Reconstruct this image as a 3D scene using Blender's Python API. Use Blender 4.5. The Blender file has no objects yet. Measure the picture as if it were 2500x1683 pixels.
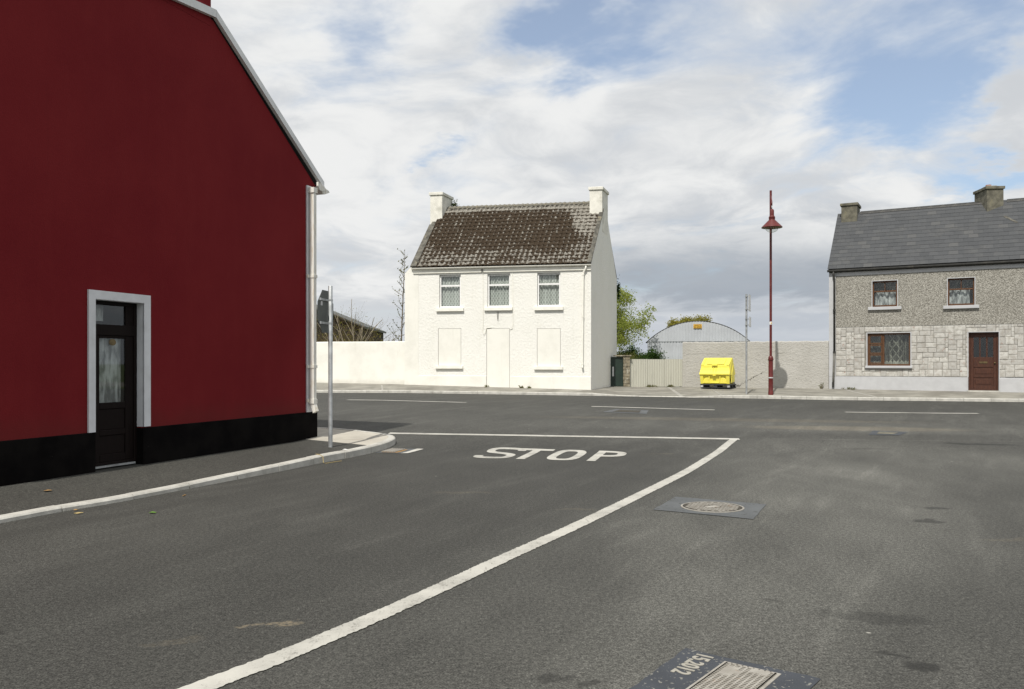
import bpy, bmesh, math, random
import numpy as np
from mathutils import Vector, Matrix

random.seed(7)
R = math.radians
sc = bpy.context.scene
C = sc.collection

# ---------------------------------------------------------------- camera
cam_d = bpy.data.cameras.new('camera')
cam = bpy.data.objects.new('camera', cam_d)
C.objects.link(cam)
cam.location = (0, 0, 1.6)
cam.rotation_euler = (R(90), 0, 0)
cam_d.sensor_width = 36
cam_d.lens = 29.37
cam_d.shift_y = 0.0190
cam_d.clip_end = 6000
sc.camera = cam

# ---------------------------------------------------------------- node helper
class NT:
    def __init__(s, tree):
        s.t = tree
        for n in list(tree.nodes):
            tree.nodes.remove(n)
    def put(s, sock, v):
        if v is None:
            return
        if isinstance(v, bpy.types.NodeSocket):
            s.t.links.new(v, sock)
        elif hasattr(sock, 'default_value'):
            try:
                sock.default_value = v
            except Exception:
                if isinstance(v, (tuple, list)) and len(v) == 3:
                    sock.default_value = (v[0], v[1], v[2], 1)
    def n(s, kind, _o=0, _p=None, **kw):
        nd = s.t.nodes.new(kind)
        for k, v in (_p or {}).items():
            setattr(nd, k, v)
        for k, v in kw.items():
            s.put(nd.inputs[k.replace('_', ' ')], v)
        return nd.outputs[_o]
    def m(s, op, a, b=None, c=None, clamp=False):
        nd = s.t.nodes.new('ShaderNodeMath'); nd.operation = op; nd.use_clamp = clamp
        for i, v in enumerate((a, b, c)):
            s.put(nd.inputs[i], v)
        return nd.outputs[0]
    def vm(s, op, a, b=None, out=0, scale=None):
        nd = s.t.nodes.new('ShaderNodeVectorMath'); nd.operation = op
        s.put(nd.inputs[0], a); s.put(nd.inputs[1], b)
        if scale is not None:
            s.put(nd.inputs['Scale'], scale)
        return nd.outputs[out]
    def mix(s, f, a, b, mode='MIX'):
        nd = s.t.nodes.new('ShaderNodeMix'); nd.data_type = 'RGBA'; nd.blend_type = mode; nd.clamp_factor = True
        s.put(nd.inputs[0], f)
        for i, v in ((6, a), (7, b)):
            if isinstance(v, tuple) and len(v) == 3:
                v = (*v, 1)
            s.put(nd.inputs[i], v)
        return nd.outputs[2]
    def ss(s, v, lo, hi, a=0.0, b=1.0):
        nd = s.t.nodes.new('ShaderNodeMapRange'); nd.interpolation_type = 'SMOOTHSTEP'
        s.put(nd.inputs[0], v)
        for i, x in enumerate((lo, hi, a, b)):
            s.put(nd.inputs[i + 1], x)
        return nd.outputs[0]
    def noise(s, vec, scale, detail=4, rough=.55, dist=0.0, out=0, dim='3D'):
        nd = s.t.nodes.new('ShaderNodeTexNoise'); nd.noise_dimensions = dim
        s.put(nd.inputs['Vector'], vec); s.put(nd.inputs['Scale'], scale)
        nd.inputs['Detail'].default_value = detail; nd.inputs['Roughness'].default_value = rough
        nd.inputs['Distortion'].default_value = dist
        return nd.outputs[out]
    def vor(s, vec, scale, feature='F1', out='Distance', rnd=1.0):
        nd = s.t.nodes.new('ShaderNodeTexVoronoi'); nd.feature = feature
        s.put(nd.inputs['Vector'], vec); s.put(nd.inputs['Scale'], scale); s.put(nd.inputs['Randomness'], rnd)
        return nd.outputs[out]
    def bump(s, h, strength=.5, dist=.01):
        return s.n('ShaderNodeBump', Height=h, Strength=strength, Distance=dist)
    def sep(s, v):
        nd = s.t.nodes.new('ShaderNodeSeparateXYZ'); s.put(nd.inputs[0], v); return nd.outputs
    def comb(s, x, y, z):
        nd = s.t.nodes.new('ShaderNodeCombineXYZ')
        for i, v in enumerate((x, y, z)):
            s.put(nd.inputs[i], v)
        return nd.outputs[0]
    def obj(s):
        return s.n('ShaderNodeTexCoord', 3)
    def pos(s):
        return s.n('ShaderNodeNewGeometry', 0)
    def rnd(s):
        return s.t.nodes.new('ShaderNodeObjectInfo').outputs['Random']

# ---------------------------------------------------------------- world: blue sky with broken cloud
SUN_EL = 53.0
SUN_AZ = math.degrees(math.atan2(-.352, -.936)) % 360      # clockwise from +Y
S = Vector((math.sin(R(SUN_AZ)) * math.cos(R(SUN_EL)), math.cos(R(SUN_AZ)) * math.cos(R(SUN_EL)), math.sin(R(SUN_EL))))
world = bpy.data.worlds.new('World'); sc.world = world; world.use_nodes = True
w = NT(world.node_tree)
d = w.n('ShaderNodeTexCoord', 0)
dx, dy, dz = w.sep(d)
sky = w.n('ShaderNodeTexSky', _p=dict(sky_type='NISHITA', sun_disc=False, sun_elevation=R(SUN_EL), sun_rotation=R(SUN_AZ), altitude=60, air_density=1.0, dust_density=1.2, ozone_density=1.3))
den = w.m('ADD', w.m('MAXIMUM', dz, 0.0), .20)
P = w.comb(w.m('DIVIDE', dx, den), w.m('DIVIDE', dy, den), 0.0)
wv = w.vm('SUBTRACT', w.noise(P, 1.5, 2, .6, out=1), (.5, .5, .5))
Pw = w.vm('ADD', P, w.vm('SCALE', wv, scale=.5))
f1 = w.noise(Pw, 1.15, 5, .56)
f2 = w.noise(w.vm('ADD', Pw, (7.3, 2.1, 0)), 3.0, 6, .62)
def ddir(px, py):
    v = Vector(((px - 1250) / 2039.5, 1, (889 - py) / 2039.5)); v.normalize(); return tuple(v)
dn = w.vm('ADD', d, w.vm('ADD', w.vm('SCALE', wv, scale=.10), w.vm('SCALE', w.vm('SUBTRACT', w.noise(P, 5.5, 4, .65, out=1), (.5, .5, .5)), scale=.10)))
def blob(px, py, wx, wz):
    q = w.vm('MULTIPLY', w.vm('SUBTRACT', dn, ddir(px, py)), (1 / wx, 1 / wx, 1 / wz))
    l2 = w.vm('DOT_PRODUCT', q, q, out=1)
    return w.m('POWER', 2.718, w.m('MULTIPLY', l2, -1.0))
# openings in the cloud cover
gaps = None
for px, py, wx, wz, k in [(1430, 85, .075, .042, .33), (1290, 45, .05, .03, .24), (1560, 0, .08, .03, .20), (870, 70, .05, .05, .27),
                          (2330, 265, .10, .06, .33), (2090, 90, .12, .045, .22), (2140, 285, .06, .04, .28), (1050, 372, .028, .010, .26),
                          (2480, 70, .05, .05, .26), (2440, 430, .06, .022, .36)]:
    g = w.m('MULTIPLY', blob(px, py, wx, wz), k)
    gaps = g if gaps is None else w.m('ADD', gaps, g)
lump = w.m('MULTIPLY', blob(2490, 230, .035, .055), .55)
cov_v = w.m('ADD', w.m('SUBTRACT', w.m('ADD', w.m('MULTIPLY', w.m('SUBTRACT', f1, .5), .55), .70), gaps), lump)
cov_v = w.m('ADD', cov_v, w.m('MULTIPLY', w.m('SUBTRACT', f2, .5), .50))
stk = w.noise(w.vm('MULTIPLY', w.n('ShaderNodeVectorRotate', Vector=Pw, Angle=R(38), _p=dict(rotation_type='Z_AXIS')), (.7, 2.6, 1)), 2.2, 4, .6)
cov_v = w.m('ADD', cov_v, w.m('MULTIPLY', w.m('SUBTRACT', stk, .5), .36))
cov = w.ss(cov_v, .30, .68, .25, 1.0)
# cloud tone: soft white with grey mottling, flat grey-blue bases low down
tone_v = w.m('ADD', w.m('MULTIPLY', f2, .45), w.m('MULTIPLY', w.noise(w.vm('ADD', Pw, (3.1, 9.4, 0)), 1.5, 4, .55), .55))
tone = w.ss(w.m('ADD', tone_v, w.m('MULTIPLY', blob(1300, 380, .30, .10), .03)), .40, .58)
grey = w.mix(tone, (6.5, 6.75, 7.05), (9.1, 9.15, 9.1))
thin = w.mix(w.ss(cov_v, .40, .72), (7.4, 7.9, 8.5), grey)
lowu = w.m('ADD', dz, w.m('ADD', w.m('MULTIPLY', w.m('SUBTRACT', f2, .5), .07), w.m('MULTIPLY', w.m('SUBTRACT', f1, .5), .05)))
band = w.m('MULTIPLY', w.ss(lowu, .058, .078), w.ss(lowu, .185, .100))
band = w.m('MULTIPLY', band, w.ss(w.m('ADD', dx, w.m('MULTIPLY', w.noise(P, .45, 1), .3)), .16, .34))
thin = w.mix(w.m('MULTIPLY', band, .85), thin, (3.6, 4.05, 4.65))
# pale haze just above the horizon
hz = w.ss(lowu, .085, .045)
hcol = w.mix(w.ss(dx, -.22, .12), (6.7, 6.95, 7.25), (5.1, 5.55, 6.2))
thin = w.mix(w.m('MULTIPLY', hz, .75), thin, hcol)
cov = w.m('MAXIMUM', cov, w.m('MULTIPLY', w.ss(dz, .13, .05), .95))
col = w.mix(cov, w.vm('SCALE', sky, scale=1.5), thin)
world.cycles.sampling_method = 'MANUAL'; world.cycles.sample_map_resolution = 256
bg = w.n('ShaderNodeBackground', Color=col, Strength=.1)
w.t.links.new(bg, w.t.nodes.new('ShaderNodeOutputWorld').inputs['Surface'])

# ---------------------------------------------------------------- sun
sun_d = bpy.data.lights.new('sun', 'SUN')
sun_d.energy = 4.6; sun_d.angle = R(.53); sun_d.color = (1, .955, .88)
sun = bpy.data.objects.new('sun', sun_d); C.objects.link(sun)
sun.rotation_euler = (-S).to_track_quat('-Z', 'Y').to_euler()
sun.location = (-8, -20, 30)

vs = sc.view_settings
vs.view_transform = 'Standard'; vs.look = 'None'; vs.exposure = -0.08; vs.gamma = 1.0
vs.use_curve_mapping = False
sc.cycles.use_denoising = True
sc.cycles.max_bounces = 6; sc.cycles.diffuse_bounces = 3; sc.cycles.glossy_bounces = 2
sc.cycles.transparent_max_bounces = 16

# ---------------------------------------------------------------- mesh helpers
class MB:
    def __init__(s):
        s.v = []; s.f = []
    def poly(s, pts):
        i = len(s.v); s.v += [tuple(p) for p in pts]; s.f.append(tuple(range(i, i + len(pts))))
    def box(s, x0, x1, y0, y1, z0, z1, xf=None):
        i = len(s.v)
        P = [(x0, y0, z0), (x1, y0, z0), (x1, y1, z0), (x0, y1, z0), (x0, y0, z1), (x1, y0, z1), (x1, y1, z1), (x0, y1, z1)]
        if xf:
            P = [xf(*p) for p in P]
        s.v += P
        s.f += [tuple(i + k for k in q) for q in ((0, 3, 2, 1), (4, 5, 6, 7), (0, 1, 5, 4), (1, 2, 6, 5), (2, 3, 7, 6), (3, 0, 4, 7))]
        return s
    def extrude(s, pts, vec):
        n = len(pts); i = len(s.v)
        s.v += [tuple(p) for p in pts] + [(p[0] + vec[0], p[1] + vec[1], p[2] + vec[2]) for p in pts]
        s.f.append(tuple(range(i, i + n))); s.f.append(tuple(range(i + 2 * n - 1, i + n - 1, -1)))
        for k in range(n):
            k2 = (k + 1) % n
            s.f.append((i + k, i + n + k, i + n + k2, i + k2))
        return s
    def tube(s, pts, r, n=8, caps=True):
        pts = [Vector(p) for p in pts]
        rs = r if isinstance(r, (list, tuple)) else [r] * len(pts)
        i0 = len(s.v); prev = None
        for k, p in enumerate(pts):
            a = pts[max(k - 1, 0)]; b = pts[min(k + 1, len(pts) - 1)]
            t = (b - a).normalized()
            if prev is None:
                ref = Vector((0, 0, 1)) if abs(t.z) < .9 else Vector((1, 0, 0))
                u = t.cross(ref).normalized()
            else:
                u = (prev - t * prev.dot(t)).normalized()
            prev = u; v = t.cross(u)
            for j in range(n):
                an = 2 * math.pi * j / n
                s.v.append(tuple(p + (u * math.cos(an) + v * math.sin(an)) * rs[k]))
        for k in range(len(pts) - 1):
            for j in range(n):
                a = i0 + k * n + j; b = i0 + k * n + (j + 1) % n
                s.f.append((a, b, b + n, a + n))
        if caps:
            s.f.append(tuple(range(i0 + n - 1, i0 - 1, -1)))
            e = i0 + (len(pts) - 1) * n
            s.f.append(tuple(range(e, e + n)))
        return s
    def lathe(s, prof, n=24, c=(0, 0, 0)):
        i0 = len(s.v)
        for r, z in prof:
            for j in range(n):
                a = 2 * math.pi * j / n
                s.v.append((c[0] + r * math.cos(a), c[1] + r * math.sin(a), c[2] + z))
        for k in range(len(prof) - 1):
            for j in range(n):
                a = i0 + k * n + j; b = i0 + k * n + (j + 1) % n
                s.f.append((a, b, b + n, a + n))
        s.f.append(tuple(range(i0 + n - 1, i0 - 1, -1)))
        e = i0 + (len(prof) - 1) * n
        s.f.append(tuple(range(e, e + n)))
        return s
    def mesh(s, name, m=None, smooth=False, fix=False, angle=None):
        me = bpy.data.meshes.new(name)
        me.from_pydata(s.v, [], s.f)
        if fix:
            bm = bmesh.new(); bm.from_mesh(me); bmesh.ops.recalc_face_normals(bm, faces=bm.faces); bm.to_mesh(me); bm.free()
        if smooth:
            me.polygons.foreach_set('use_smooth', [True] * len(me.polygons))
            if angle:
                try:
                    me.set_sharp_from_angle(angle=R(angle))
                except Exception:
                    pass
        if m is not None:
            me.materials.append(m)
        me.update()
        return me
    def build(s, name, m, parent=None, **kw):
        return link(name, s.mesh(name, m, **kw), parent)

def link(name, me, parent=None):
    o = bpy.data.objects.new(name, me); C.objects.link(o)
    if parent is not None:
        o.parent = parent
    return o
def tag(o, label=None, cat=None, group=None, kind=None):
    for k, v in (('label', label), ('category', cat), ('group', group), ('kind', kind)):
        if v:
            o[k] = v
    return o
def thing(name, loc, rz=0, label=None, cat=None, group=None):
    o = bpy.data.objects.new(name, None); C.objects.link(o)
    o.location = loc; o.rotation_euler = (0, 0, rz); o.empty_display_size = .3
    return tag(o, label, cat, group)
def bev(o, wd=.01, seg=2):
    m = o.modifiers.new('bevel', 'BEVEL'); m.width = wd; m.segments = seg; m.limit_method = 'ANGLE'; m.angle_limit = R(40)
    return o

# ---------------------------------------------------------------- materials
def material(name):
    m = bpy.data.materials.new(name); m.use_nodes = True
    return m, NT(m.node_tree)
def finish(m, nt, color, rough=.8, normal=None, metallic=0.0, spec=None, shader=None):
    out = nt.t.nodes.new('ShaderNodeOutputMaterial')
    if shader is None:
        b = nt.t.nodes.new('ShaderNodeBsdfPrincipled')
        nt.put(b.inputs['Base Color'], color if not (isinstance(color, tuple) and len(color) == 3) else (*color, 1))
        nt.put(b.inputs['Roughness'], rough); nt.put(b.inputs['Metallic'], metallic)
        if spec is not None:
            b.inputs['Specular IOR Level'].default_value = spec
        if normal is not None:
            nt.put(b.inputs['Normal'], normal)
        shader = b.outputs[0]
    nt.t.links.new(shader, out.inputs['Surface'])
    return m

def simple(name, col, rough=.7, var=.12, scale=6, bs=0, bscale=40, bdist=.004, metallic=0, spec=None, dirt=None, dscale=1.5, dlo=.5, dhi=.75):
    m, t = material(name)
    p = t.obj()
    n = t.noise(p, scale, 5)
    k = t.ss(n, .3, .7, 1 - var, 1 + var)
    c = t.vm('SCALE', col, scale=k)
    if dirt:
        c = t.mix(t.m('MULTIPLY', t.ss(t.noise(p, dscale, 8, .65), dlo, dhi), dirt[3] if len(dirt) > 3 else .6), c, dirt[:3])
    nrm = t.bump(t.noise(p, bscale, 4), bs, bdist) if bs else None
    return finish(m, t, c, rough, nrm, metallic, spec)

def m_asphalt(name, base, stains=False, tint=(1.0, .99, .885)):
    m, t = material(name)
    p = t.pos()
    g = t.noise(p, 95, 3, .7)
    g2 = t.noise(p, 34, 4, .7)
    big = t.noise(p, .33, 6, .6)
    mid = t.noise(t.vm('MULTIPLY', p, (1.6, .7, 1)), 1.4, 5, .6)
    k = t.m('MULTIPLY', t.ss(big, .3, .7, .90, 1.12), t.ss(mid, .3, .7, .94, 1.06))
    k = t.m('MULTIPLY', k, t.ss(g, .34, .66, .40, 1.65))
    k = t.m('MULTIPLY', k, t.ss(g2, .32, .68, .70, 1.34))
    k = t.m('MULTIPLY', k, t.ss(t.noise(p, 27, 4, .8), .34, .66, .78, 1.25))
    c = t.vm('SCALE', tuple(base * q for q in tint), scale=k)
    chips = t.ss(t.vor(p, 60, out='Color'), .0, 1.0)
    speck = t.ss(t.noise(p, 130, 1), .70, .78)
    c = t.mix(t.m('MULTIPLY', speck, .55), c, (.22, .205, .175))
    if stains:
        px, py, pz = t.sep(p)
        wob = t.vm('ADD', p, t.vm('SCALE', t.vm('SUBTRACT', t.noise(p, 5, 5, out=1), (.5, .5, .5)), scale=.35))
        def spot(x, y, rx, ry, a=0):
            q = t.vm('SUBTRACT', wob, (x, y, 0))
            qx, qy, qz = t.sep(q)
            ca, sa = math.cos(a), math.sin(a)
            u = t.m('DIVIDE', t.m('ADD', t.m('MULTIPLY', qx, ca), t.m('MULTIPLY', qy, sa)), rx)
            v = t.m('DIVIDE', t.m('SUBTRACT', t.m('MULTIPLY', qy, ca), t.m('MULTIPLY', qx, sa)), ry)
            return t.ss(t.m('ADD', t.m('MULTIPLY', u, u), t.m('MULTIPLY', v, v)), 1.3, .3)
        # oil spots and a tar streak
        for x, y, rx, ry, a, k in [(4.72, 9.25, .13, .12, 0, .65), (4.23, 8.5, .16, .11, 0, .7), (9.1, 16.3, .75, .16, -.25, .75), (2.29, 5.27, .36, .13, -.2, .45),
                                   (2.16, 4.39, .13, .06, 0, .75), (2.09, 4.58, .09, .05, -.5, .65), (.21, 4.25, .1, .05, .4, .6), (.39, 4.18, .07, .05, .3, .55), (1.76, 5.61, .12, .05, -.3, .4),
                                   (-3.05, 4.95, .08, .05, 0, .6), (6.6, 15.6, .5, .12, 0, .3)]:
            c = t.mix(t.m('MULTIPLY', spot(x, y, rx, ry, a), k), c, tuple(base * .28 * q for q in tint))
        # dusty pale smears
        for x, y, rx, ry, a, k in [(-1.49, 5.12, .19, .06, .25, .75), (-1.95, 4.8, .2, .05, .3, .15), (10.5, 15.2, .6, .1, 0, .22), (11.6, 14.2, .9, .16, 0, .22), (2.6, 14.9, .3, .05, 0, .25), (8, 19.3, 2.6, .6, -.1, .25), (5.5, 21.5, 5, .5, -.1, .2),
                                   (4.6, 7.6, .35, .08, 0, .16), (-.6, 10.4, .4, .07, 0, .22), (.7, 9.2, .25, .06, 0, .2)]:
            mk = t.m('MULTIPLY', spot(x, y, rx, ry, a), t.ss(t.noise(p, 26, 4, .7), .35, .6))
            c = t.mix(t.m('MULTIPLY', mk, k), c, (.26, .215, .145))
        # newer, slightly darker surface of the main street's far lane
        c = t.mix(t.m('MULTIPLY', t.ss(t.m('ADD', py, t.m('MULTIPLY', px, .10)), 24.0, 28.5), .34), c, tuple(base * .55 * q for q in tint))
        # traffic-polished, dustier surface right of the centre line; darker, less worn approach lane
        def wide(x, y, rx, ry, a):
            return spot(x, y, rx, ry, a)
        pol = t.ss(t.noise(t.vm('MULTIPLY', p, (1.2, .45, 1)), .9, 5, .6), .3, .65, .5, 1.0)
        for x, y, rx, ry, a, k in [(3.2, 9.2, 1.7, 4.6, -.45, .62), (6.0, 14.0, 3.4, 3.2, -.3, .42), (1.2, 4.9, .9, 2.0, -.5, .38), (8.5, 19.5, 9.0, 1.5, -.08, .40), (-3.6, 8.0, .8, 3.5, -.42, .20)]:
            c = t.mix(t.m('MULTIPLY', t.m('MULTIPLY', wide(x, y, rx, ry, a), pol), k), c, t.vm('SCALE', c, scale=1.9))
        side = t.m('SUBTRACT', px, t.m('ADD', t.m('MULTIPLY', py, .47), -3.35))
        c = t.mix(t.m('MULTIPLY', t.m('MULTIPLY', t.ss(side, .1, -.5), t.ss(py, 17.5, 15.5)), .40), c, t.vm('SCALE', c, scale=.50))
        sm_ = t.m('ABSOLUTE', t.m('ADD', t.m('SUBTRACT', py, 17.55), t.m('ADD', t.m('MULTIPLY', px, .075), t.m('MULTIPLY', t.m('SUBTRACT', t.noise(p, .8, 4), .5), .25))))
        c = t.mix(t.m('MULTIPLY', t.m('MULTIPLY', t.ss(sm_, .05, .015), t.ss(px, 4.9, 5.4)), .5), c, t.vm('SCALE', c, scale=1.8))
        stv = t.n('ShaderNodeVectorRotate', Vector=p, Angle=R(-62), _p=dict(rotation_type='Z_AXIS'))
        stk = t.noise(t.vm('MULTIPLY', stv, (.22, 1.5, 1)), 1.6, 6, .62)
        c = t.mix(t.m('MULTIPLY', t.ss(stk, .50, .72), .42), c, t.vm('SCALE', c, scale=1.75))
        c = t.mix(t.m('MULTIPLY', t.ss(stk, .46, .30), .35), c, t.vm('SCALE', c, scale=.62))
        gum = t.ss(t.vor(p, 1.25), .030, .018)
        c = t.mix(t.m('MULTIPLY', gum, t.ss(t.noise(p, .9, 2), .48, .56)), c, (.30, .29, .26))
    nrm = t.bump(t.m('ADD', t.m('MULTIPLY', g, .7), g2), .55, .006)
    return finish(m, t, c, .86, nrm, spec=.3)

M = {}
M['road'] = m_asphalt('asphalt_road', .055, True)
M['path'] = m_asphalt('asphalt_footpath', .047, tint=(1.0, .98, .86))
M['farpath'] = simple('worn_footpath', (.225, .215, .185), .9, .22, 1.3, .4, 45, .004, dirt=(.13, .12, .10, .7), dscale=.8, dlo=.45, dhi=.7)
M['slab'] = simple('concrete_slab', (.40, .375, .32), .9, .10, 2.2, .25, 60, .003, dirt=(.28, .26, .22, .5), dscale=1.4)
M['kerb'] = simple('concrete_kerb', (.47, .46, .42), .9, .12, 5, .6, 32, .006, dirt=(.25, .24, .21, .55), dscale=3.2, dlo=.45, dhi=.68)
M['joint_pale'] = simple('pale_cement_joint', (.30, .29, .26), .9, .2, 4)
M['grass'] = simple('field_grass', (.07, .10, .03), .95, .3, .6)

def m_paint():
    m, t = material('road_paint')
    p = t.pos()
    n = t.noise(p, 70, 4, .7); b = t.noise(p, 2.2, 6, .65); s = t.noise(t.vm('MULTIPLY', p, (9, 1.5, 1)), 2.0, 4, .6)
    c = t.vm('SCALE', (.43, .42, .38), scale=t.ss(b, .3, .75, 1.1, .80))
    wear = t.ss(t.m('ADD', t.m('MULTIPLY', n, .75), t.m('ADD', t.m('MULTIPLY', b, .4), t.m('MULTIPLY', t.noise(p, 11, 5, .7), .45))), .84, .98)
    c = t.mix(t.m('MULTIPLY', wear, .7), c, (.12, .115, .10))
    c = t.mix(t.m('MULTIPLY', t.ss(s, .60, .70), .55), c, (.16, .15, .13))
    return finish(m, t, c, .8, t.bump(n, .3, .003), spec=.3)
M['paint'] = m_paint()

def m_white():
    m, t = material('white_roughcast')
    p = t.obj()
    x, y, z = t.sep(p)
    lump = t.noise(p, 11, 5, .66, .2)
    b = t.noise(p, .8, 6, .6)
    streak = t.noise(t.vm('MULTIPLY', p, (5, 5, .35)), 1.5, 6, .65)
    c = t.mix(t.ss(b, .35, .75), (.79, .782, .735), (.755, .748, .695))
    c = t.mix(t.m('MULTIPLY', t.ss(streak, .56, .74), .30), c, (.62, .60, .51))
    low = t.m('MULTIPLY', t.ss(t.m('ADD', z, t.m('MULTIPLY', t.noise(p, 3, 4), .35)), .55, .22), .6)
    c = t.mix(low, c, (.50, .48, .40))
    return finish(m, t, c, .9, t.bump(lump, .7, .04), spec=.2)
M['white'] = m_white()
def m_whitesmooth():
    m, t = material('white_smooth_render')
    p = t.obj(); x, y, z = t.sep(p)
    b = t.noise(p, 1.1, 7, .65); st = t.noise(t.vm('MULTIPLY', p, (4, 4, .3)), 1.5, 6, .65)
    c = t.mix(t.ss(b, .4, .72), (.785, .775, .715), (.70, .69, .63))
    c = t.mix(t.m('MULTIPLY', t.ss(st, .58, .76), .35), c, (.58, .56, .49))
    low = t.m('MULTIPLY', t.ss(t.m('ADD', z, t.m('MULTIPLY', t.noise(p, 3, 4), .3)), .42, .15), .5)
    c = t.mix(low, c, (.52, .50, .43))
    return finish(m, t, c, .88, t.bump(t.noise(p, 18, 5), .25, .008), spec=.2)
M['whites'] = m_whitesmooth()
M['white_paint'] = simple('white_painted_timber', (.80, .785, .71), .6, .06, 4, .1, 30, .002)
M['upvc'] = simple('white_window_frame', (.80, .80, .79), .35, .04, 4)
def m_red():
    m, t = material('dark_red_render')
    p = t.obj(); x, y, z = t.sep(p)
    b = t.noise(p, .55, 6, .6); f = t.noise(p, 130, 2)
    roller = t.noise(t.vm('MULTIPLY', p, (3, 1, .7)), 1.2, 5, .6)
    c = t.mix(t.ss(b, .3, .7), (.152, .0115, .0155), (.178, .016, .019))
    c = t.mix(t.m('MULTIPLY', t.ss(roller, .45, .75), .16), c, (.205, .024, .025))
    c = t.mix(t.m('MULTIPLY', t.ss(f, .55, .7), .28), c, (.20, .029, .028))
    fade = t.m('MULTIPLY', t.ss(t.m('ADD', z, t.m('MULTIPLY', t.noise(p, 2.2, 6, .7), .55)), 1.35, .95), .35)
    c = t.mix(fade, c, (.115, .026, .022))
    c = t.mix(t.m('MULTIPLY', t.ss(t.noise(t.vm('MULTIPLY', p, (6, 1, .25)), 1.4, 6, .65), .56, .72), .10), c, (.095, .014, .015))
    return finish(m, t, c, .8, t.bump(t.m('ADD', t.m('ADD', t.noise(p, 45, 4), t.m('MULTIPLY', f, .4)), t.m('MULTIPLY', t.noise(p, 3.2, 5, .6), 2.0)), .28, .008), spec=.08)
M['red'] = m_red()
def m_black():
    m, t = material('black_plinth_paint')
    p = t.obj()
    chips = t.ss(t.noise(p, 9, 7, .7), .69, .73)
    c = t.mix(t.ss(t.noise(p, 2.5, 5), .3, .7), (.0035, .0030, .0032), (.008, .007, .0065))
    c = t.mix(t.m('MULTIPLY', chips, .30), c, (.10, .09, .075))
    return finish(m, t, c, .9, t.bump(t.noise(p, 55, 4), .25, .005), spec=.05)
M['black'] = m_black()
M['trim'] = simple('pale_grey_trim', (.66, .67, .69), .7, .06, 5, .2, 60, .003, dirt=(.5, .5, .49, .4), dscale=3)
M['barge'] = simple('painted_barge_board', (.72, .73, .74), .65, .06, 3, dirt=(.52, .52, .51, .4), dscale=2.5)
def m_pipe():
    m, t = material('flaking_white_pipe')
    p = t.obj()
    c = t.mix(t.ss(t.noise(t.vm('MULTIPLY', p, (8, 8, 1.2)), 3, 6, .65), .50, .66), (.74, .73, .68), (.60, .54, .43))
    c = t.mix(t.ss(t.noise(t.vm('MULTIPLY', p, (10, 10, 2)), 3, 6, .7), .64, .72), c, (.33, .22, .10))
    return finish(m, t, c, .6, t.bump(t.noise(p, 40, 4), .2, .003))
M['pipe'] = m_pipe()
M['galv'] = simple('galvanised_steel', (.40, .415, .42), .45, .22, 7, .15, 60, .002, metallic=.55, dirt=(.23, .235, .235, .6), dscale=6)
M['signback'] = simple('grey_sign_back', (.085, .095, .088), .55, .15, 4, metallic=.2)
M['signface'] = simple('sign_white_face', (.78, .78, .76), .4, .04, 4)
M['signred'] = simple('sign_red_face', (.5, .02, .02), .4, .04, 4)
M['sticker'] = simple('pale_sticker', (.55, .55, .55), .6, .1, 30)

def m_tile():
    m, t = material('mossy_concrete_tile')
    p = t.pos()
    at = t.n('ShaderNodeAttribute', 0, _p=dict(attribute_name='prof'))
    roll, along, _ = t.sep(at)
    x, y, z = t.sep(p)
    n1 = t.noise(p, 6.5, 6, .68); n2 = t.noise(p, 1.1, 5, .6); n3 = t.noise(p, 40, 3, .6)
    # heavier moss over the upper middle of the slope
    nb = t.m('MULTIPLY', t.m('SUBTRACT', t.noise(p, 1.0, 5, .6), .5), 2.4)
    q = t.m('DIVIDE', t.m('SUBTRACT', z, 7.50), 1.10)
    hu = t.m('DIVIDE', t.m('SUBTRACT', x, -.45), 3.35)
    heavy = t.ss(t.m('ADD', nb, t.m('ADD', t.m('MULTIPLY', q, q), t.m('POWER', t.m('ABSOLUTE', hu), 6.0))), 1.35, .45)
    mv = t.m('ADD', t.m('MULTIPLY', heavy, .095), t.m('ADD', t.m('MULTIPLY', n1, .80), t.m('MULTIPLY', n2, .30)))
    mv = t.m('SUBTRACT', mv, t.m('MULTIPLY', roll, .11))
    mv = t.m('ADD', mv, t.m('MULTIPLY', t.m('SUBTRACT', t.noise(p, 19, 4, .7), .5), .38))
    mv = t.m('ADD', mv, t.m('MULTIPLY', t.ss(along, .40, .0), .13))
    mv = t.m('SUBTRACT', mv, t.m('MULTIPLY', t.ss(z, 8.45, 8.65), .18))
    mv = t.m('SUBTRACT', mv, t.m('MULTIPLY', t.m('MULTIPLY', t.ss(x, 2.55, 2.8), t.ss(z, 6.9, 7.4)), .09))
    moss = t.ss(mv, .46, .56)
    tile = t.mix(t.ss(n2, .3, .7), (.185, .175, .152), (.265, .25, .22))
    tile = t.mix(t.m('MULTIPLY', t.rnd(), .5), tile, (.20, .185, .155))
    tile = t.mix(t.ss(n3, .60, .72), tile, (.56, .55, .50))
    tile = t.mix(t.m('MULTIPLY', t.ss(t.noise(p, 16, 4, .6), .60, .70), .7), tile, (.62, .61, .56))
    ms = t.mix(t.ss(n3, .3, .7), (.021, .015, .0105), (.060, .043, .027))
    c = t.mix(moss, tile, ms)
    return finish(m, t, c, .95, t.bump(t.m('ADD', t.m('MULTIPLY', moss, .9), t.m('MULTIPLY', n3, .6)), .8, .02), spec=.15)
M['tile'] = m_tile()
M['verge'] = simple('weathered_verge_coping', (.10, .095, .08), .95, .45, 6, .5, 30, .006, dirt=(.26, .22, .13, .5), dscale=3, dlo=.55, dhi=.7)
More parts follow.
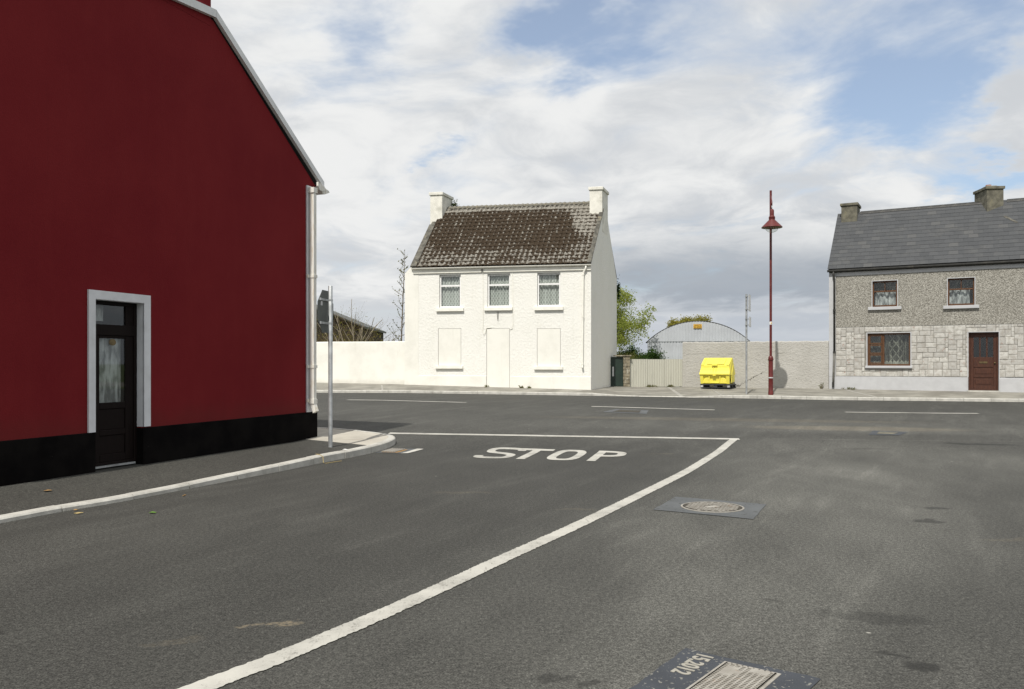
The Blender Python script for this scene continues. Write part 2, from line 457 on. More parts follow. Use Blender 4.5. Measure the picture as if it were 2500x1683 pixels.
def m_slate():
    m, t = material('grey_roof_slate')
    p = t.pos()
    r = t.rnd()
    c = t.mix(r, (.050, .053, .057), (.064, .067, .071))
    c = t.mix(t.m('MULTIPLY', t.ss(r, .90, .98), .5), c, (.09, .09, .088))
    c = t.mix(t.m('MULTIPLY', t.ss(t.noise(p, 1.6, 7, .65), .5, .72), .30), c, (.115, .114, .106))
    return finish(m, t, c, .72, t.bump(t.noise(p, 28, 4), .25, .004), spec=.35)
M['slate'] = m_slate()
M['flash'] = simple('cement_flashing', (.36, .36, .34), .9, .2, 5, .4, 30, .006)
def m_dash():
    m, t = material('pebble_dash')
    p = t.obj()
    v = t.vor(p, 34, out='Color'); vd = t.vor(p, 34); g = t.noise(p, 22, 4, .7)
    k = t.n('ShaderNodeRGBToBW', Color=v)
    c = t.mix(t.ss(k, .25, .8), (.20, .19, .165), (.43, .415, .37))
    c = t.mix(t.m('MULTIPLY', t.ss(g, .58, .68), .6), c, (.10, .095, .08))
    c = t.mix(t.m('MULTIPLY', t.ss(g, .44, .36), .55), c, (.55, .53, .47))
    c = t.mix(t.m('MULTIPLY', t.ss(t.noise(p, .9, 5), .42, .7), .3), c, (.2, .19, .165))
    return finish(m, t, c, .95, t.bump(t.m('ADD', t.m('MULTIPLY', vd, -1.2), t.m('MULTIPLY', g, 1.0)), .9, .02), spec=.2)
M['dash'] = m_dash()
def m_stone():
    m, t = material('limewashed_cladding_stone')
    p = t.pos(); r = t.rnd()
    n = t.noise(p, 7, 6, .65)
    c = t.mix(r, (.53, .52, .485), (.40, .39, .365))
    c = t.mix(t.m('MULTIPLY', t.ss(n, .42, .62), .6), c, (.30, .28, .245))
    c = t.mix(t.m('MULTIPLY', t.ss(t.noise(p, 5.5, 5, .7), .60, .68), t.ss(t.noise(p, .9, 2), .42, .62)), c, (.26, .11, .075))
    c = t.mix(t.m('MULTIPLY', t.ss(t.noise(p, 14, 4, .6), .62, .72), .7), c, (.64, .63, .58))
    return finish(m, t, c, .9, t.bump(t.noise(p, 16, 5, .65), .7, .012), spec=.2)
M['stone'] = m_stone()
M['joint'] = simple('dark_joint_mortar', (.235, .225, .20), .95, .25, 6, .3, 40)
M['plinth'] = simple('pale_grey_plinth_paint', (.45, .455, .465), .8, .05, 3, .15, 40, .003, dirt=(.33, .33, .32, .35), dscale=1.2)
M['soot'] = simple('weathered_chimney_render', (.125, .118, .09), .95, .35, 4, .6, 26, .008, dirt=(.235, .21, .10, .5), dscale=3, dlo=.55, dhi=.7)
M['whitechim'] = simple('white_chimney_render', (.70, .685, .62), .92, .1, 3, .4, 22, .008, dirt=(.42, .41, .35, .65), dscale=1.8, dlo=.48, dhi=.68)
M['pot'] = simple('terracotta_pot', (.30, .13, .08), .8, .2, 6)
M['blackpipe'] = simple('black_iron_pipe', (.022, .022, .02), .6, .3, 5, dirt=(.12, .11, .09, .5), dscale=3)
M['greypipe'] = simple('worn_grey_pipe', (.13, .125, .11), .6, .3, 5)
def m_wood(name, a, b, rg=.5, sp=.4):
    m, t = material(name)
    p = t.obj()
    n = t.noise(t.vm('MULTIPLY', p, (22, 22, 2.2)), 2.5, 5, .6, 1.2)
    return finish(m, t, t.mix(t.ss(n, .35, .7), a, b), rg, t.bump(n, .1, .003), spec=sp)
M['wood'] = m_wood('brown_varnished_timber', (.068, .030, .013), (.13, .058, .024))
M['doorwood'] = m_wood('red_brown_door_timber', (.040, .014, .008), (.085, .030, .015))
M['darkdoor'] = m_wood('near_black_door_timber', (.0055, .0030, .0026), (.010, .0058, .0048), .6, .12)
M['brass'] = simple('dull_brass', (.16, .12, .06), .4, .2, 10, metallic=.7)
M['room'] = simple('dim_room_lining', (.10, .095, .085), .9, .1, 2)

def m_glass(name, tint=(.93, .95, .94), k=1.0):
    m, t = material(name)
    fc = t.n('ShaderNodeLayerWeight', 1, Blend=.5)
    lw = t.m('ADD', .04, t.m('MULTIPLY', t.m('POWER', fc, 5.0), .9))
    tr = t.n('ShaderNodeBsdfTransparent', Color=(*tint, 1))
    gl = t.n('ShaderNodeBsdfGlossy', Color=(1, 1, 1, 1), Roughness=.015)
    mx = t.t.nodes.new('ShaderNodeMixShader')
    t.put(mx.inputs[0], t.m('MULTIPLY', lw, k, clamp=True)); t.t.links.new(tr, mx.inputs[1]); t.t.links.new(gl, mx.inputs[2])
    return finish(m, t, None, shader=mx.outputs[0])
M['glass'] = m_glass('window_glass')
M['lampglass'] = m_glass('lamp_globe_glass', (.86, .88, .86), 1.2)
def m_lace(name, kind):
    m, t = material(name)
    p = t.obj(); x, y, z = t.sep(p)
    if kind == 'diamond':
        a = t.m('ABSOLUTE', t.m('SINE', t.m('MULTIPLY', t.m('ADD', x, t.m('MULTIPLY', z, .62)), 26)))
        b = t.m('ABSOLUTE', t.m('SINE', t.m('MULTIPLY', t.m('SUBTRACT', x, t.m('MULTIPLY', z, .62)), 26)))
        pat = t.m('MAXIMUM', t.ss(a, .78, .95), t.ss(b, .78, .95))
        al = t.m('ADD', .58, t.m('MULTIPLY', pat, .36))
        fold = t.noise(t.comb(t.m('MULTIPLY', x, 1.0), 0.0, 0.0), 9, 3)
        al = t.m('ADD', al, t.m('MULTIPLY', t.ss(fold, .50, .66), .30), clamp=True)
        col = (.80, .81, .78)
    elif kind == 'net':
        fold = t.noise(t.comb(x, 0.0, t.m('MULTIPLY', z, .15)), 11, 4)
        a = t.m('ABSOLUTE', t.m('SINE', t.m('MULTIPLY', t.m('ADD', x, t.m('MULTIPLY', z, .7)), 11)))
        b = t.m('ABSOLUTE', t.m('SINE', t.m('MULTIPLY', t.m('SUBTRACT', x, t.m('MULTIPLY', z, .7)), 11)))
        pat = t.m('MAXIMUM', t.ss(a, .95, .99), t.ss(b, .95, .99))
        mid = t.ss(t.m('ABSOLUTE', t.m('SUBTRACT', x, 2.42)), .30, .20)
        al = t.m('ADD', t.m('ADD', .10, t.m('MULTIPLY', t.ss(fold, .45, .65), .30)), t.m('MULTIPLY', t.m('MULTIPLY', pat, mid), .3), clamp=True)
        hem = t.ss(t.m('ADD', z, t.m('MULTIPLY', t.m('ABSOLUTE', t.m('SINE', t.m('MULTIPLY', x, 22))), -.06)), 1.70, 1.66)
        al = t.m('ADD', al, t.m('MULTIPLY', hem, .5), clamp=True)
        col = (.56, .55, .47)
    else:
        fold = t.noise(t.comb(x, 0.0, t.m('MULTIPLY', z, .25)), 12, 4)
        al = t.ss(fold, .36, .62, .35, .95)
        col = (.74, .75, .76)
    df = t.n('ShaderNodeBsdfDiffuse', Color=(*col, 1)); tl = t.n('ShaderNodeBsdfTranslucent', Color=(*col, 1))
    mx0 = t.t.nodes.new('ShaderNodeMixShader'); mx0.inputs[0].default_value = .3
    t.t.links.new(df, mx0.inputs[1]); t.t.links.new(tl, mx0.inputs[2])
    tr = t.n('ShaderNodeBsdfTransparent')
    mx = t.t.nodes.new('ShaderNodeMixShader')
    t.put(mx.inputs[0], al); t.t.links.new(tr, mx.inputs[1]); t.t.links.new(mx0.outputs[0], mx.inputs[2])
    return finish(m, t, None, shader=mx.outputs[0])
M['lace'] = m_lace('lace_curtain', 'diamond'); M['net'] = m_lace('net_curtain', 'net'); M['sheer'] = m_lace('gathered_curtain', 'sheer')

def m_greywall():
    m, t = material('grey_roughcast_wall')
    p = t.obj(); x, y, z = t.sep(p)
    v = t.noise(t.vm('MULTIPLY', p, (1, 1, 1.5)), 7, 6, .62, .6)
    b = t.noise(p, .7, 5, .6)
    c = t.mix(t.ss(b, .35, .7), (.385, .375, .345), (.44, .43, .40))
    c = t.mix(t.m('MULTIPLY', t.ss(v, .55, .70), .28), c, (.22, .21, .18))
    c = t.mix(t.m('MULTIPLY', t.ss(t.m('ADD', z, t.m('MULTIPLY', t.noise(p, 4, 4), .25)), 2.08, 2.16), .45), c, (.46, .45, .42))
    # a crack climbing to the right from the ground
    cr = t.m('SUBTRACT', t.m('SUBTRACT', z, .18), t.m('MULTIPLY', t.m('SUBTRACT', x, 2.75), .55))
    cr = t.m('ADD', cr, t.m('MULTIPLY', t.m('SUBTRACT', t.noise(p, 7, 5, .7), .5), .45))
    crm = t.m('MULTIPLY', t.ss(t.m('ABSOLUTE', cr), .030, .012), t.m('MULTIPLY', t.ss(x, 2.3, 2.5), t.ss(x, 3.9, 3.6)))
    c = t.mix(t.m('MULTIPLY', crm, .85), c, (.07, .065, .055))
    hj = t.m('ADD', t.m('SUBTRACT', z, 1.52), t.m('MULTIPLY', t.m('SUBTRACT', t.noise(p, 2.2, 5), .5), .14))
    c = t.mix(t.m('MULTIPLY', t.ss(t.m('ABSOLUTE', hj), .022, .006), t.m('MULTIPLY', t.ss(t.noise(p, 1.6, 2), .5, .58), .5)), c, (.14, .13, .11))
    return finish(m, t, c, .95, t.bump(v, .9, .035), spec=.15)
M['greywall'] = m_greywall()
M['clad'] = simple('bluish_grey_cladding', (.44, .46, .49), .6, .06, 1.5, dirt=(.36, .37, .385, .4), dscale=1.2)
def m_rustsheet(name, base, rust):
    m, t = material(name)
    p = t.obj()
    st = t.noise(t.vm('MULTIPLY', p, (7, 7, .6)), 1.6, 6, .65)
    c = t.mix(t.m('MULTIPLY', t.ss(st, .52, .72), .55), base, tuple(q * .62 for q in base))
    c = t.mix(t.ss(t.noise(p, 13, 5, .6), .68, .73), c, rust)
    return finish(m, t, c, .7, t.bump(st, .1, .004))
M['fence'] = m_rustsheet('cream_corrugated_sheet', (.46, .455, .39), (.15, .10, .06))
M['darkmetal'] = simple('dark_weathered_metal', (.075, .07, .06), .7, .3, 4)
M['barn'] = simple('tarred_black_boards', (.010, .009, .0075), .95, .4, 3)
M['barnroof'] = simple('grey_barn_roof', (.10, .105, .10), .8, .2, 3)
def m_yellow():
    m, t = material('yellow_moulded_plastic')
    p = t.obj()
    c = t.mix(t.ss(t.noise(p, 3.5, 5), .35, .7), (.78, .69, .085), (.72, .635, .08))
    c = t.mix(t.m('MULTIPLY', t.ss(t.noise(t.vm('MULTIPLY', p, (2, 2, .8)), 4, 7, .7), .54, .70), .38), c, (.40, .34, .09))
    return finish(m, t, c, .45, t.bump(t.noise(p, 60, 3), .06, .003))
M['yellow'] = m_yellow()
M['pallet'] = simple('black_plastic_pallet', (.032, .035, .04), .6, .25, 5)
M['palletpale'] = simple('scuffed_pale_plastic', (.42, .43, .44), .6, .25, 9)
M['redpaint'] = simple('dark_red_gloss_paint', (.105, .013, .011), .42, .14, 5, dirt=(.33, .20, .17, .35), dscale=9, dlo=.62, dhi=.72)
M['gate'] = simple('dark_green_gate', (.008, .022, .014), .55, .2, 4)
M['block'] = simple('stained_concrete_block', (.19, .165, .115), .95, .4, 5, .7, 24, .01, dirt=(.46, .44, .36, .75), dscale=3.4, dlo=.52, dhi=.62)
def m_iron():
    m, t = material('worn_cast_iron')
    p = t.obj()
    c = t.mix(t.ss(t.noise(p, 9, 5), .35, .7), (.36, .34, .30), (.27, .25, .215))
    c = t.mix(t.m('MULTIPLY', t.ss(t.noise(p, 7, 6, .7), .60, .70), .8), c, (.26, .135, .05))
    return finish(m, t, c, .6, t.bump(t.noise(p, 90, 3), .3, .002), metallic=.15)
M['iron'] = m_iron()
M['irongap'] = simple('dirt_in_cover', (.045, .04, .03), .95, .4, 30)
def m_patch(name, base, speck, sc1):
    m, t = material(name)
    p = t.obj()
    c = t.vm('SCALE', base, scale=t.ss(t.noise(p, 3, 5), .3, .7, .85, 1.15))
    s1 = t.ss(t.noise(p, sc1, 2, .5), .63, .67)
    c = t.mix(t.m('MULTIPLY', s1, .8), c, speck)
    return finish(m, t, c, .8, t.bump(t.m('SUBTRACT', t.noise(p, 40, 3), t.m('MULTIPLY', s1, 1.5)), .5, .006))
M['patch_dark'] = m_patch('dark_surround_concrete', (.038, .043, .052), (.22, .215, .19), 42)
M['patch_grey'] = m_patch('grey_surround_concrete', (.085, .091, .094), (.04, .04, .036), 14)
M['groove'] = simple('exposed_pale_groove', (.30, .285, .245), .9, .15, 20)
M['orange'] = simple('orange_notice_board', (.62, .36, .03), .6, .06, 4)
M['ink'] = simple('dark_lettering', (.10, .05, .012), .6, .1, 10)
M['litter'] = simple('white_paper', (.78, .78, .76), .8, .05, 10)
M['deadleaf'] = simple('dry_leaf', (.34, .20, .07), .8, .3, 20)
M['greenleaf'] = simple('fallen_green_leaf', (.10, .20, .03), .6, .2, 20)
M['straw'] = simple('straw_coloured_cord', (.36, .28, .12), .8, .2, 20)
def m_leaf(name, a, b, tr=.35):
    m, t = material(name)
    p = t.pos()
    c = t.mix(t.ss(t.noise(p, 3.5, 4, .65), .33, .68), a, b)
    c = t.mix(t.m('MULTIPLY', t.ss(t.noise(p, 21, 2), .45, .7), .5), c, tuple(q * .55 for q in a))
    df = t.n('ShaderNodeBsdfDiffuse', Color=c); tl = t.n('ShaderNodeBsdfTranslucent', Color=t.vm('SCALE', c, scale=1.2))
    mx = t.t.nodes.new('ShaderNodeMixShader'); mx.inputs[0].default_value = tr
    t.t.links.new(df, mx.inputs[1]); t.t.links.new(tl, mx.inputs[2])
    return finish(m, t, None, shader=mx.outputs[0])
M['leaf_spring'] = m_leaf('spring_leaves', (.20, .26, .05), (.36, .38, .085), .5)
M['leaf_olive'] = m_leaf('olive_leaves', (.22, .21, .045), (.30, .27, .06))
M['leaf_dark'] = m_leaf('dark_leaves', (.020, .045, .012), (.05, .09, .022))
M['leaf_mixed'] = m_leaf('mixed_hedge_leaves', (.09, .12, .03), (.17, .15, .055))
M['leaf_shrub'] = m_leaf('shrub_leaves', (.03, .065, .016), (.07, .12, .03))
M['leaf_ivy'] = m_leaf('ivy_leaves', (.03, .05, .012), (.09, .11, .03))
M['leaf_bud'] = m_leaf('bud_leaves', (.12, .13, .03), (.19, .18, .05))
M['bark'] = simple('grey_brown_bark', (.14, .115, .085), .95, .3, 12)
M['twig'] = simple('pale_bare_twig', (.23, .195, .14), .95, .25, 12)
M['bramble'] = simple('dry_bramble_stems', (.10, .07, .035), .95, .4, 6)

# ---------------------------------------------------------------- ground heights
FK = [(-60, 46.0, .47), (-14, 35.6, .43), (-8.1, 34.6, .41), (-4.4, 34.0, .42), (3.16, 33.4, .33), (7.5, 33.0, .27), (10.1, 32.6, .24), (12.3, 32.0, .22), (18.7, 30.5, .21), (26, 28.8, .2), (60, 21, .2)]
FX = [q[0] for q in FK]
def fk(x):
    return float(np.interp(x, FX, [q[1] for q in FK])), float(np.interp(x, FX, [q[2] for q in FK]))
def zr(x, y):
    ky, kz = fk(x)
    s_ = min(max((y - 15.0) / max(ky - 15.0, 1), 0), 1)
    if s_ <= 0:
        return 0.0
    f = 1 - (1 - s_) ** 1.9
    q = min(1, s_ / .06)
    return kz * f * math.sqrt(q) if q < 1 else kz * f

# ---------------------------------------------------------------- terrain and road
mb = MB()
xs = [-2500, -600, -150, -60, -20, 0, 20, 60, 150, 600, 2500]
ys = [-2500, -600, -150, -40, 0, 20, 30, 36, 41, 60, 150, 600, 2500]
for y in ys:
    for x in xs:
        mb.v.append((x, y, -.25 if y < 37 else .38))
for j in range(len(ys) - 1):
    for i in range(len(xs) - 1):
        a = j * len(xs) + i
        mb.f.append((a, a + 1, a + 1 + len(xs), a + len(xs)))
tag(mb.build('field', M['grass']), 'rough green field ground spreading behind the houses', kind='structure')

def road_mesh():
    mb = MB()
    xs = [-60, -45, -34, -26] + [-20 + .8 * i for i in range(57)] + [30, 38, 48, 60]
    us = [-14, -9, -5, -2, 0, 2, 4, 6, 8, 10, 12, 13.5, 14.5, 14.9]
    vs_ = [0, .008, .016, .026, .038, .05, .06, .075, .1, .14, .2, .27, .35, .45, .55, .65, .75, .85, .93, 1.0]
    rows = len(us) + len(vs_)
    for x in xs:
        ky, kz = fk(x)
        for u in us:
            mb.v.append((x, u, 0))
        for v in vs_:
            y = 15.0 + (ky + .10 - 15.0) * v
            mb.v.append((x, y, zr(x, y)))
    for i in range(len(xs) - 1):
        for j in range(rows - 1):
            a = i * rows + j
            mb.f.append((a, a + rows, a + rows + 1, a + 1))
    return mb
road = road_mesh().build('road', M['road'], smooth=True)
tag(road, 'worn dark asphalt junction of two village roads', kind='structure')

def drape(mb, a, b, c, d, nu=1, nv=1, dz=.006):
    a, b, c, d = (Vector((*p, 0)) if len(p) == 2 else Vector(p) for p in (a, b, c, d))
    i0 = len(mb.v)
    for j in range(nv + 1):
        for i in range(nu + 1):
            u, v = i / nu, j / nv
            p = (a * (1 - u) + b * u) * (1 - v) + (d * (1 - u) + c * u) * v
            mb.v.append((p.x, p.y, zr(p.x, p.y) + dz))
    for j in range(nv):
        for i in range(nu):
            k = i0 + j * (nu + 1) + i
            mb.f.append((k, k + 1, k + nu + 2, k + nu + 1))

def strip(name, pts, width, n=40, jit=.006, seed=1):
    rng = random.Random(seed)
    pts = [Vector((*p, 0)) for p in pts]
    L = [0]
    for a, b in zip(pts, pts[1:]):
        L.append(L[-1] + (b - a).length)
    mb = MB()
    for k in range(n + 1):
        s_ = L[-1] * k / n
        i = max(j for j in range(len(L) - 1) if L[j] <= s_ + 1e-9)
        t = (s_ - L[i]) / (L[i + 1] - L[i]); p = pts[i].lerp(pts[i + 1], t)
        a = pts[max(i - 1, 0)] if t < .5 else pts[i]; b = pts[i + 1] if t < .5 else pts[min(i + 2, len(pts) - 1)]
        dr = (b - a).normalized(); nn = Vector((-dr.y, dr.x, 0))
        for sgn in (-1, 1):
            q = p + nn * sgn * (width / 2 + rng.uniform(-jit, jit))
            mb.v.append((q.x, q.y, zr(q.x, q.y) + .006))
    for k in range(n):
        mb.f.append((2 * k, 2 * k + 1, 2 * k + 3, 2 * k + 2))
    return mb.build(name, M['paint'], road, fix=True)

# centre line of the minor road and the stop line
def smooth_path(pts, n=6):
    out = []
    P = [pts[0]] + pts + [pts[-1]]
    for i in range(1, len(P) - 2):
        p0, p1, p2, p3 = (Vector((*q, 0)) for q in P[i - 1:i + 3])
        for k in range(n):
            t = k / n
            q = .5 * ((2 * p1) + (p2 - p0) * t + (2 * p0 - 5 * p1 + 4 * p2 - p3) * t * t + (3 * p1 - p0 - 3 * p2 + p3) * t ** 3)
            out.append((q.x, q.y))
    out.append(pts[-1]); return out
cl = smooth_path([(-3.1, 1.7), (-2.2, 3.05), (-1.545, 4.11), (-1.235, 4.6), (-.685, 5.61), (-.02, 6.96), (.66, 8.3), (1.70, 10.49), (2.63, 12.5), (3.57, 14.75), (4.565, 17.12)])
strip('solid_centre_line', cl, .155, 900, .007)
strip('stop_line', smooth_path([(-2.64, 17.93), (-.6, 17.70), (1.24, 17.47), (3.0, 17.28), (4.64, 17.05)]), .24, 60, .008, 3)

# STOP lettering, letter space: u to the right, v away from the driver
LO = Vector((-.63, 14.19)); LU = Vector((.971, -.239)); LV = Vector((.239, .971))
def lp(u, v):
    q = LO + LU * u + LV * v
    return (q.x, q.y)
def lquad(mb, a, b, c, d, nu=2, nv=8):
    drape(mb, lp(*a), lp(*b), lp(*c), lp(*d), nu, nv)
def ring(mb, cu, cv, ro, ri, a0, a1, n=40, ex=3.2):
    def se(a, r):
        c, s_ = math.cos(a), math.sin(a)
        return (cu + r[0] * math.copysign(abs(c) ** (2 / ex), c), cv + r[1] * math.copysign(abs(s_) ** (2 / ex), s_))
    for k in range(n):
        p, q = a0 + (a1 - a0) * k / n, a0 + (a1 - a0) * (k + 1) / n
        lquad(mb, se(p, ri), se(p, ro), se(q, ro), se(q, ri), 1, 1)
def letters():
    t = MB(); lquad(t, (.464, 1.37), (1.085, 1.37), (1.085, 1.60), (.464, 1.60), 2, 2); lquad(t, (.705, .03), (.855, .03), (.855, 1.37), (.705, 1.37), 1, 8)
    t.build('road_letter', M['paint'], road, fix=True)
    o = MB(); ring(o, 1.445, .82, (.285, .80), (.135, .585), 0, 2 * math.pi, 56); o.build('road_letter', M['paint'], road, fix=True)
    p = MB(); lquad(p, (1.90, .03), (2.05, .03), (2.05, 1.62), (1.90, 1.62), 1, 8)
    ring(p, 2.05, 1.17, (.385, .45), (.235, .23), -math.pi / 2, math.pi / 2, 24, 2.8); p.build('road_letter', M['paint'], road, fix=True)
    path = smooth_path([(.52, 1.24), (.50, 1.42), (.36, 1.51), (.10, 1.51), (-.02, 1.38), (-.02, 1.12), (.06, .96), (.24, .86), (.40, .74), (.49, .58), (.49, .30), (.40, .15), (.10, .13), (-.02, .24), (-.03, .42)], 4)
    s_ = MB()
    off = []
    for k, q in enumerate(path):
        a = path[max(k - 1, 0)]; b = path[min(k + 1, len(path) - 1)]
        dx_, dy_ = b[0] - a[0], b[1] - a[1]; l = math.hypot(dx_ / .075, dy_ / .115) or 1
        nx, ny = -dy_ / .115 / l, dx_ / .075 / l
        off.append(((q[0] + nx * .075, q[1] + ny * .115), (q[0] - nx * .075, q[1] - ny * .115)))
    for a, b in zip(off, off[1:]):
        lquad(s_, a[0], a[1], b[1], b[0], 1, 1)
    s_.build('road_letter', M['paint'], road, fix=True)
letters()
# broken centre line of the main street
dash_pts = [((-5.62, 28.46), (-1.5, 27.36)), ((2.47, 25.96), (6.04, 24.91)), ((9.75, 24.45), (13.45, 24.1)), ((-13.6, 30.4), (-9.8, 29.5))]
for k, (a, b) in enumerate(dash_pts):
    strip('centre_line_dash', [a, b], .21, 14, .006, 20 + k)

# ---------------------------------------------------------------- far footpath and kerb
BL = [(-60, 49.5, .9), (-14, 38.6, .85), (-8.9, 37.25, .78), (-4.67, 36.04, .733), (3.26, 34.5, .55), (3.36, 34.8, .55), (4.45, 38.15, .565), (5.3, 38.35, .565), (7.95, 39.0, .533), (13.6, 35.9, .545), (19.83, 32.36, .51), (26, 28.9 + 1.9, .49), (60, 24, .45)]
BX = [q[0] for q in BL]
def bl(x):
    return float(np.interp(x, BX, [q[1] for q in BL])), float(np.interp(x, BX, [q[2] for q in BL]))
def kh(x):          # kerb upstand, dropped at the yard entrance
    return float(np.interp(x, [3.2, 4.4, 7.2, 8.6], [.105, .03, .03, .12]))
fp = MB()
cols = [-60, -45, -34, -26] + [-20 + .4 * i for i in range(130)] + [36, 46, 60]
cols = sorted(set(cols + [3.27, 3.37, 4.45, 5.3, 7.95, 13.6]))
nv = 7
for x in cols:
    ky, kz = fk(x); by, bz = bl(x); kz += kh(x) - .004
    y0 = ky + .14
    for j in range(nv):
        v = j / (nv - 1)
        fp.v.append((x, y0 + (by + .25 - y0) * v, kz + (bz - kz) * min(v * 1.06, 1)))
for i in range(len(cols) - 1):
    for j in range(nv - 1):
        a = i * nv + j
        fp.f.append((a, a + nv, a + nv + 1, a + 1))
farpath = fp.build('far_footpath', M['farpath'], smooth=True)
tag(farpath, 'pale worn footpath along the far side of the main street', kind='structure')

def kerb_run(pts, top, wid, length, parent, name='kerb_stone', side=1, bot=-.1, seed=3):
    """pts: fine polyline of the kerb's road face (x, y); top(x, y) height; stones laid end to end"""
    rng = random.Random(seed)
    P = [Vector((*p, 0)) for p in pts]
    L = [0]
    for a, b in zip(P, P[1:]):
        L.append(L[-1] + (b - a).length)
    def at(s_):
        s_ = min(max(s_, 0), L[-1] - 1e-6)
        i = max(j for j in range(len(L) - 1) if L[j] <= s_)
        t = (s_ - L[i]) / (L[i + 1] - L[i])
        p = P[i].lerp(P[i + 1], t)
        a = P[max(i - 1, 0)]; b = P[min(i + 2, len(P) - 1)]
        dr = (b - a).normalized()
        return p, Vector((-dr.y, dr.x, 0)) * side
    s_ = 0
    while s_ < L[-1] - .05:
        e = min(s_ + length, L[-1]); mb = MB(); n = 5; ring_ = []
        dzs = rng.uniform(-.004, .004); dys = rng.uniform(-.004, .004)
        for k in range(n + 1):
            p, nn = at(s_ + .006 + (e - s_ - .012) * k / n)
            zt = top(p.x, p.y) + dzs; zb = zr(p.x, p.y) + bot
            f = p + nn * dys
            ring_.append([(f.x, f.y, zb), (f.x, f.y, zt - .022), (f.x + nn.x * .018, f.y + nn.y * .018, zt - .004), (f.x + nn.x * .035, f.y + nn.y * .035, zt),
                          (f.x + nn.x * wid, f.y + nn.y * wid, zt), (f.x + nn.x * wid, f.y + nn.y * wid, zb)])
        i0 = len(mb.v)
        for q in ring_:
            mb.v += q
        for k in range(n):
            for j in range(6):
                a = i0 + k * 6 + j; b = i0 + k * 6 + (j + 1) % 6
                mb.f.append((a, b, b + 6, a + 6))
        mb.f.append(tuple(range(i0, i0 + 6))); mb.f.append(tuple(range(i0 + n * 6 + 5, i0 + n * 6 - 1, -1)))
        mb.build(name, M['kerb'], parent, fix=True)
        s_ = e
fpts = [(x, fk(x)[0]) for x in [-24 + .5 * i for i in range(105)]]
kerb_run(fpts, lambda x, y: zr(x, y) + kh(x), .15, .92, farpath)

# pale diagonal cement joints across the far footpath
def path_joint(a, b, wd):
    mb = MB()
    A, B = Vector((*a, 0)), Vector((*b, 0)); dr = (B - A).normalized(); nn = Vector((-dr.y, dr.x, 0)) * wd / 2
    def zf(x, y):
        ky, kz = fk(x); by, bz = bl(x); kz += kh(x); y0 = ky + .14
        v = min(max((y - y0) / (by + .25 - y0), 0), 1)
        return kz - .004 + (bz - kz + .004) * min(v * 1.06, 1) + .005
    n = 8
    for k in range(n + 1):
        p = A.lerp(B, k / n)
        for sg in (-1, 1):
            q = p + nn * sg
            mb.v.append((q.x, q.y, zf(q.x, q.y)))
    for k in range(n):
        mb.f.append((2 * k, 2 * k + 1, 2 * k + 3, 2 * k + 2))
    return mb.build('cement_joint', M['joint_pale'], farpath, fix=True)
path_joint((7.2, 38.3), (6.75, 33.25), .16)
path_joint((8.7, 36.2), (8.3, 33.1), .07)
path_joint((2.9, 34.3), (2.2, 33.65), .10)
path_joint((14.0, 35.0), (13.9, 31.9), .14)
path_joint((-5.6, 35.9), (-5.3, 34.2), .07)

# ---------------------------------------------------------------- near footpath at the red house
TH = R(20.17)
RC = Vector((-3.828, 16.3))
GD = Vector((math.sin(TH), math.cos(TH)))          # along the gable, away from the camera
FD = Vector((-math.cos(TH), math.sin(TH)))         # along the street front, to the left
kp = smooth_path([(-7.4, 2.2), (-6.5, 5.0), (-5.75, 7.0), (-5.14, 8.39), (-4.88, 9.05), (-4.53, 9.73), (-3.95, 11.2), (-3.64, 11.97), (-3.40, 12.6), (-3.0, 13.72), (-2.74, 14.35), (-2.50, 15.09), (-2.33, 15.70), (-2.26, 16.2), (-2.36, 16.60), (-2.60, 16.92), (-2.90, 17.2), (-3.40, 17.55), (-3.87, 17.85), (-4.35, 18.05), (-7, 19.05), (-12, 20.9), (-20, 23.8), (-32, 28.2)], 5)
def nk(x, y):
    return zr(x, y) + float(np.interp(y, [8, 10.5, 13, 15], [.055, .062, .115, .13]))
def wallpt(p):
    q = Vector(p) - RC
    g = q.dot(GD)
    if g < 0 and q.dot(FD) < 1.5:
        return RC + GD * min(g + .35, 0) + FD * .35
    if q.dot(FD) > 0:
        return RC + FD * (q.dot(FD) + .0) - GD * .35
    return RC - GD * .3 + FD * .3
def nearpath(name, pts, m, lab):
    mb = MB(); n = 6
    for p in pts:
        a = Vector(p); b = wallpt(p); za = nk(*p) - .006; zb = max(.155, zr(b.x, b.y) + .13)
        dr = (b - a).normalized(); a = a + dr * .10
        for k in range(n + 1):
            q = a.lerp(b, k / n)
            mb.v.append((q.x, q.y, za + (zb - za) * k / n))
    for i in range(len(pts) - 1):
        for k in range(n):
            c = i * (n + 1) + k
            mb.f.append((c, c + 1, c + n + 2, c + n + 1))
    return tag(mb.build(name, m, fix=True, smooth=True), lab, kind='structure')
isp = min(range(len(kp)), key=lambda i: (kp[i][0] + 2.50) ** 2 + (kp[i][1] - 15.09) ** 2)
nearp = nearpath('near_footpath', kp[:isp + 1], M['path'], 'dark asphalt footpath in front of the red gable')
slab = nearpath('corner_footpath', kp[isp:], M['slab'], 'pale concrete footpath rounding the red house corner')
kerb_run(kp, nk, .135, .914, nearp, side=1, seed=9)

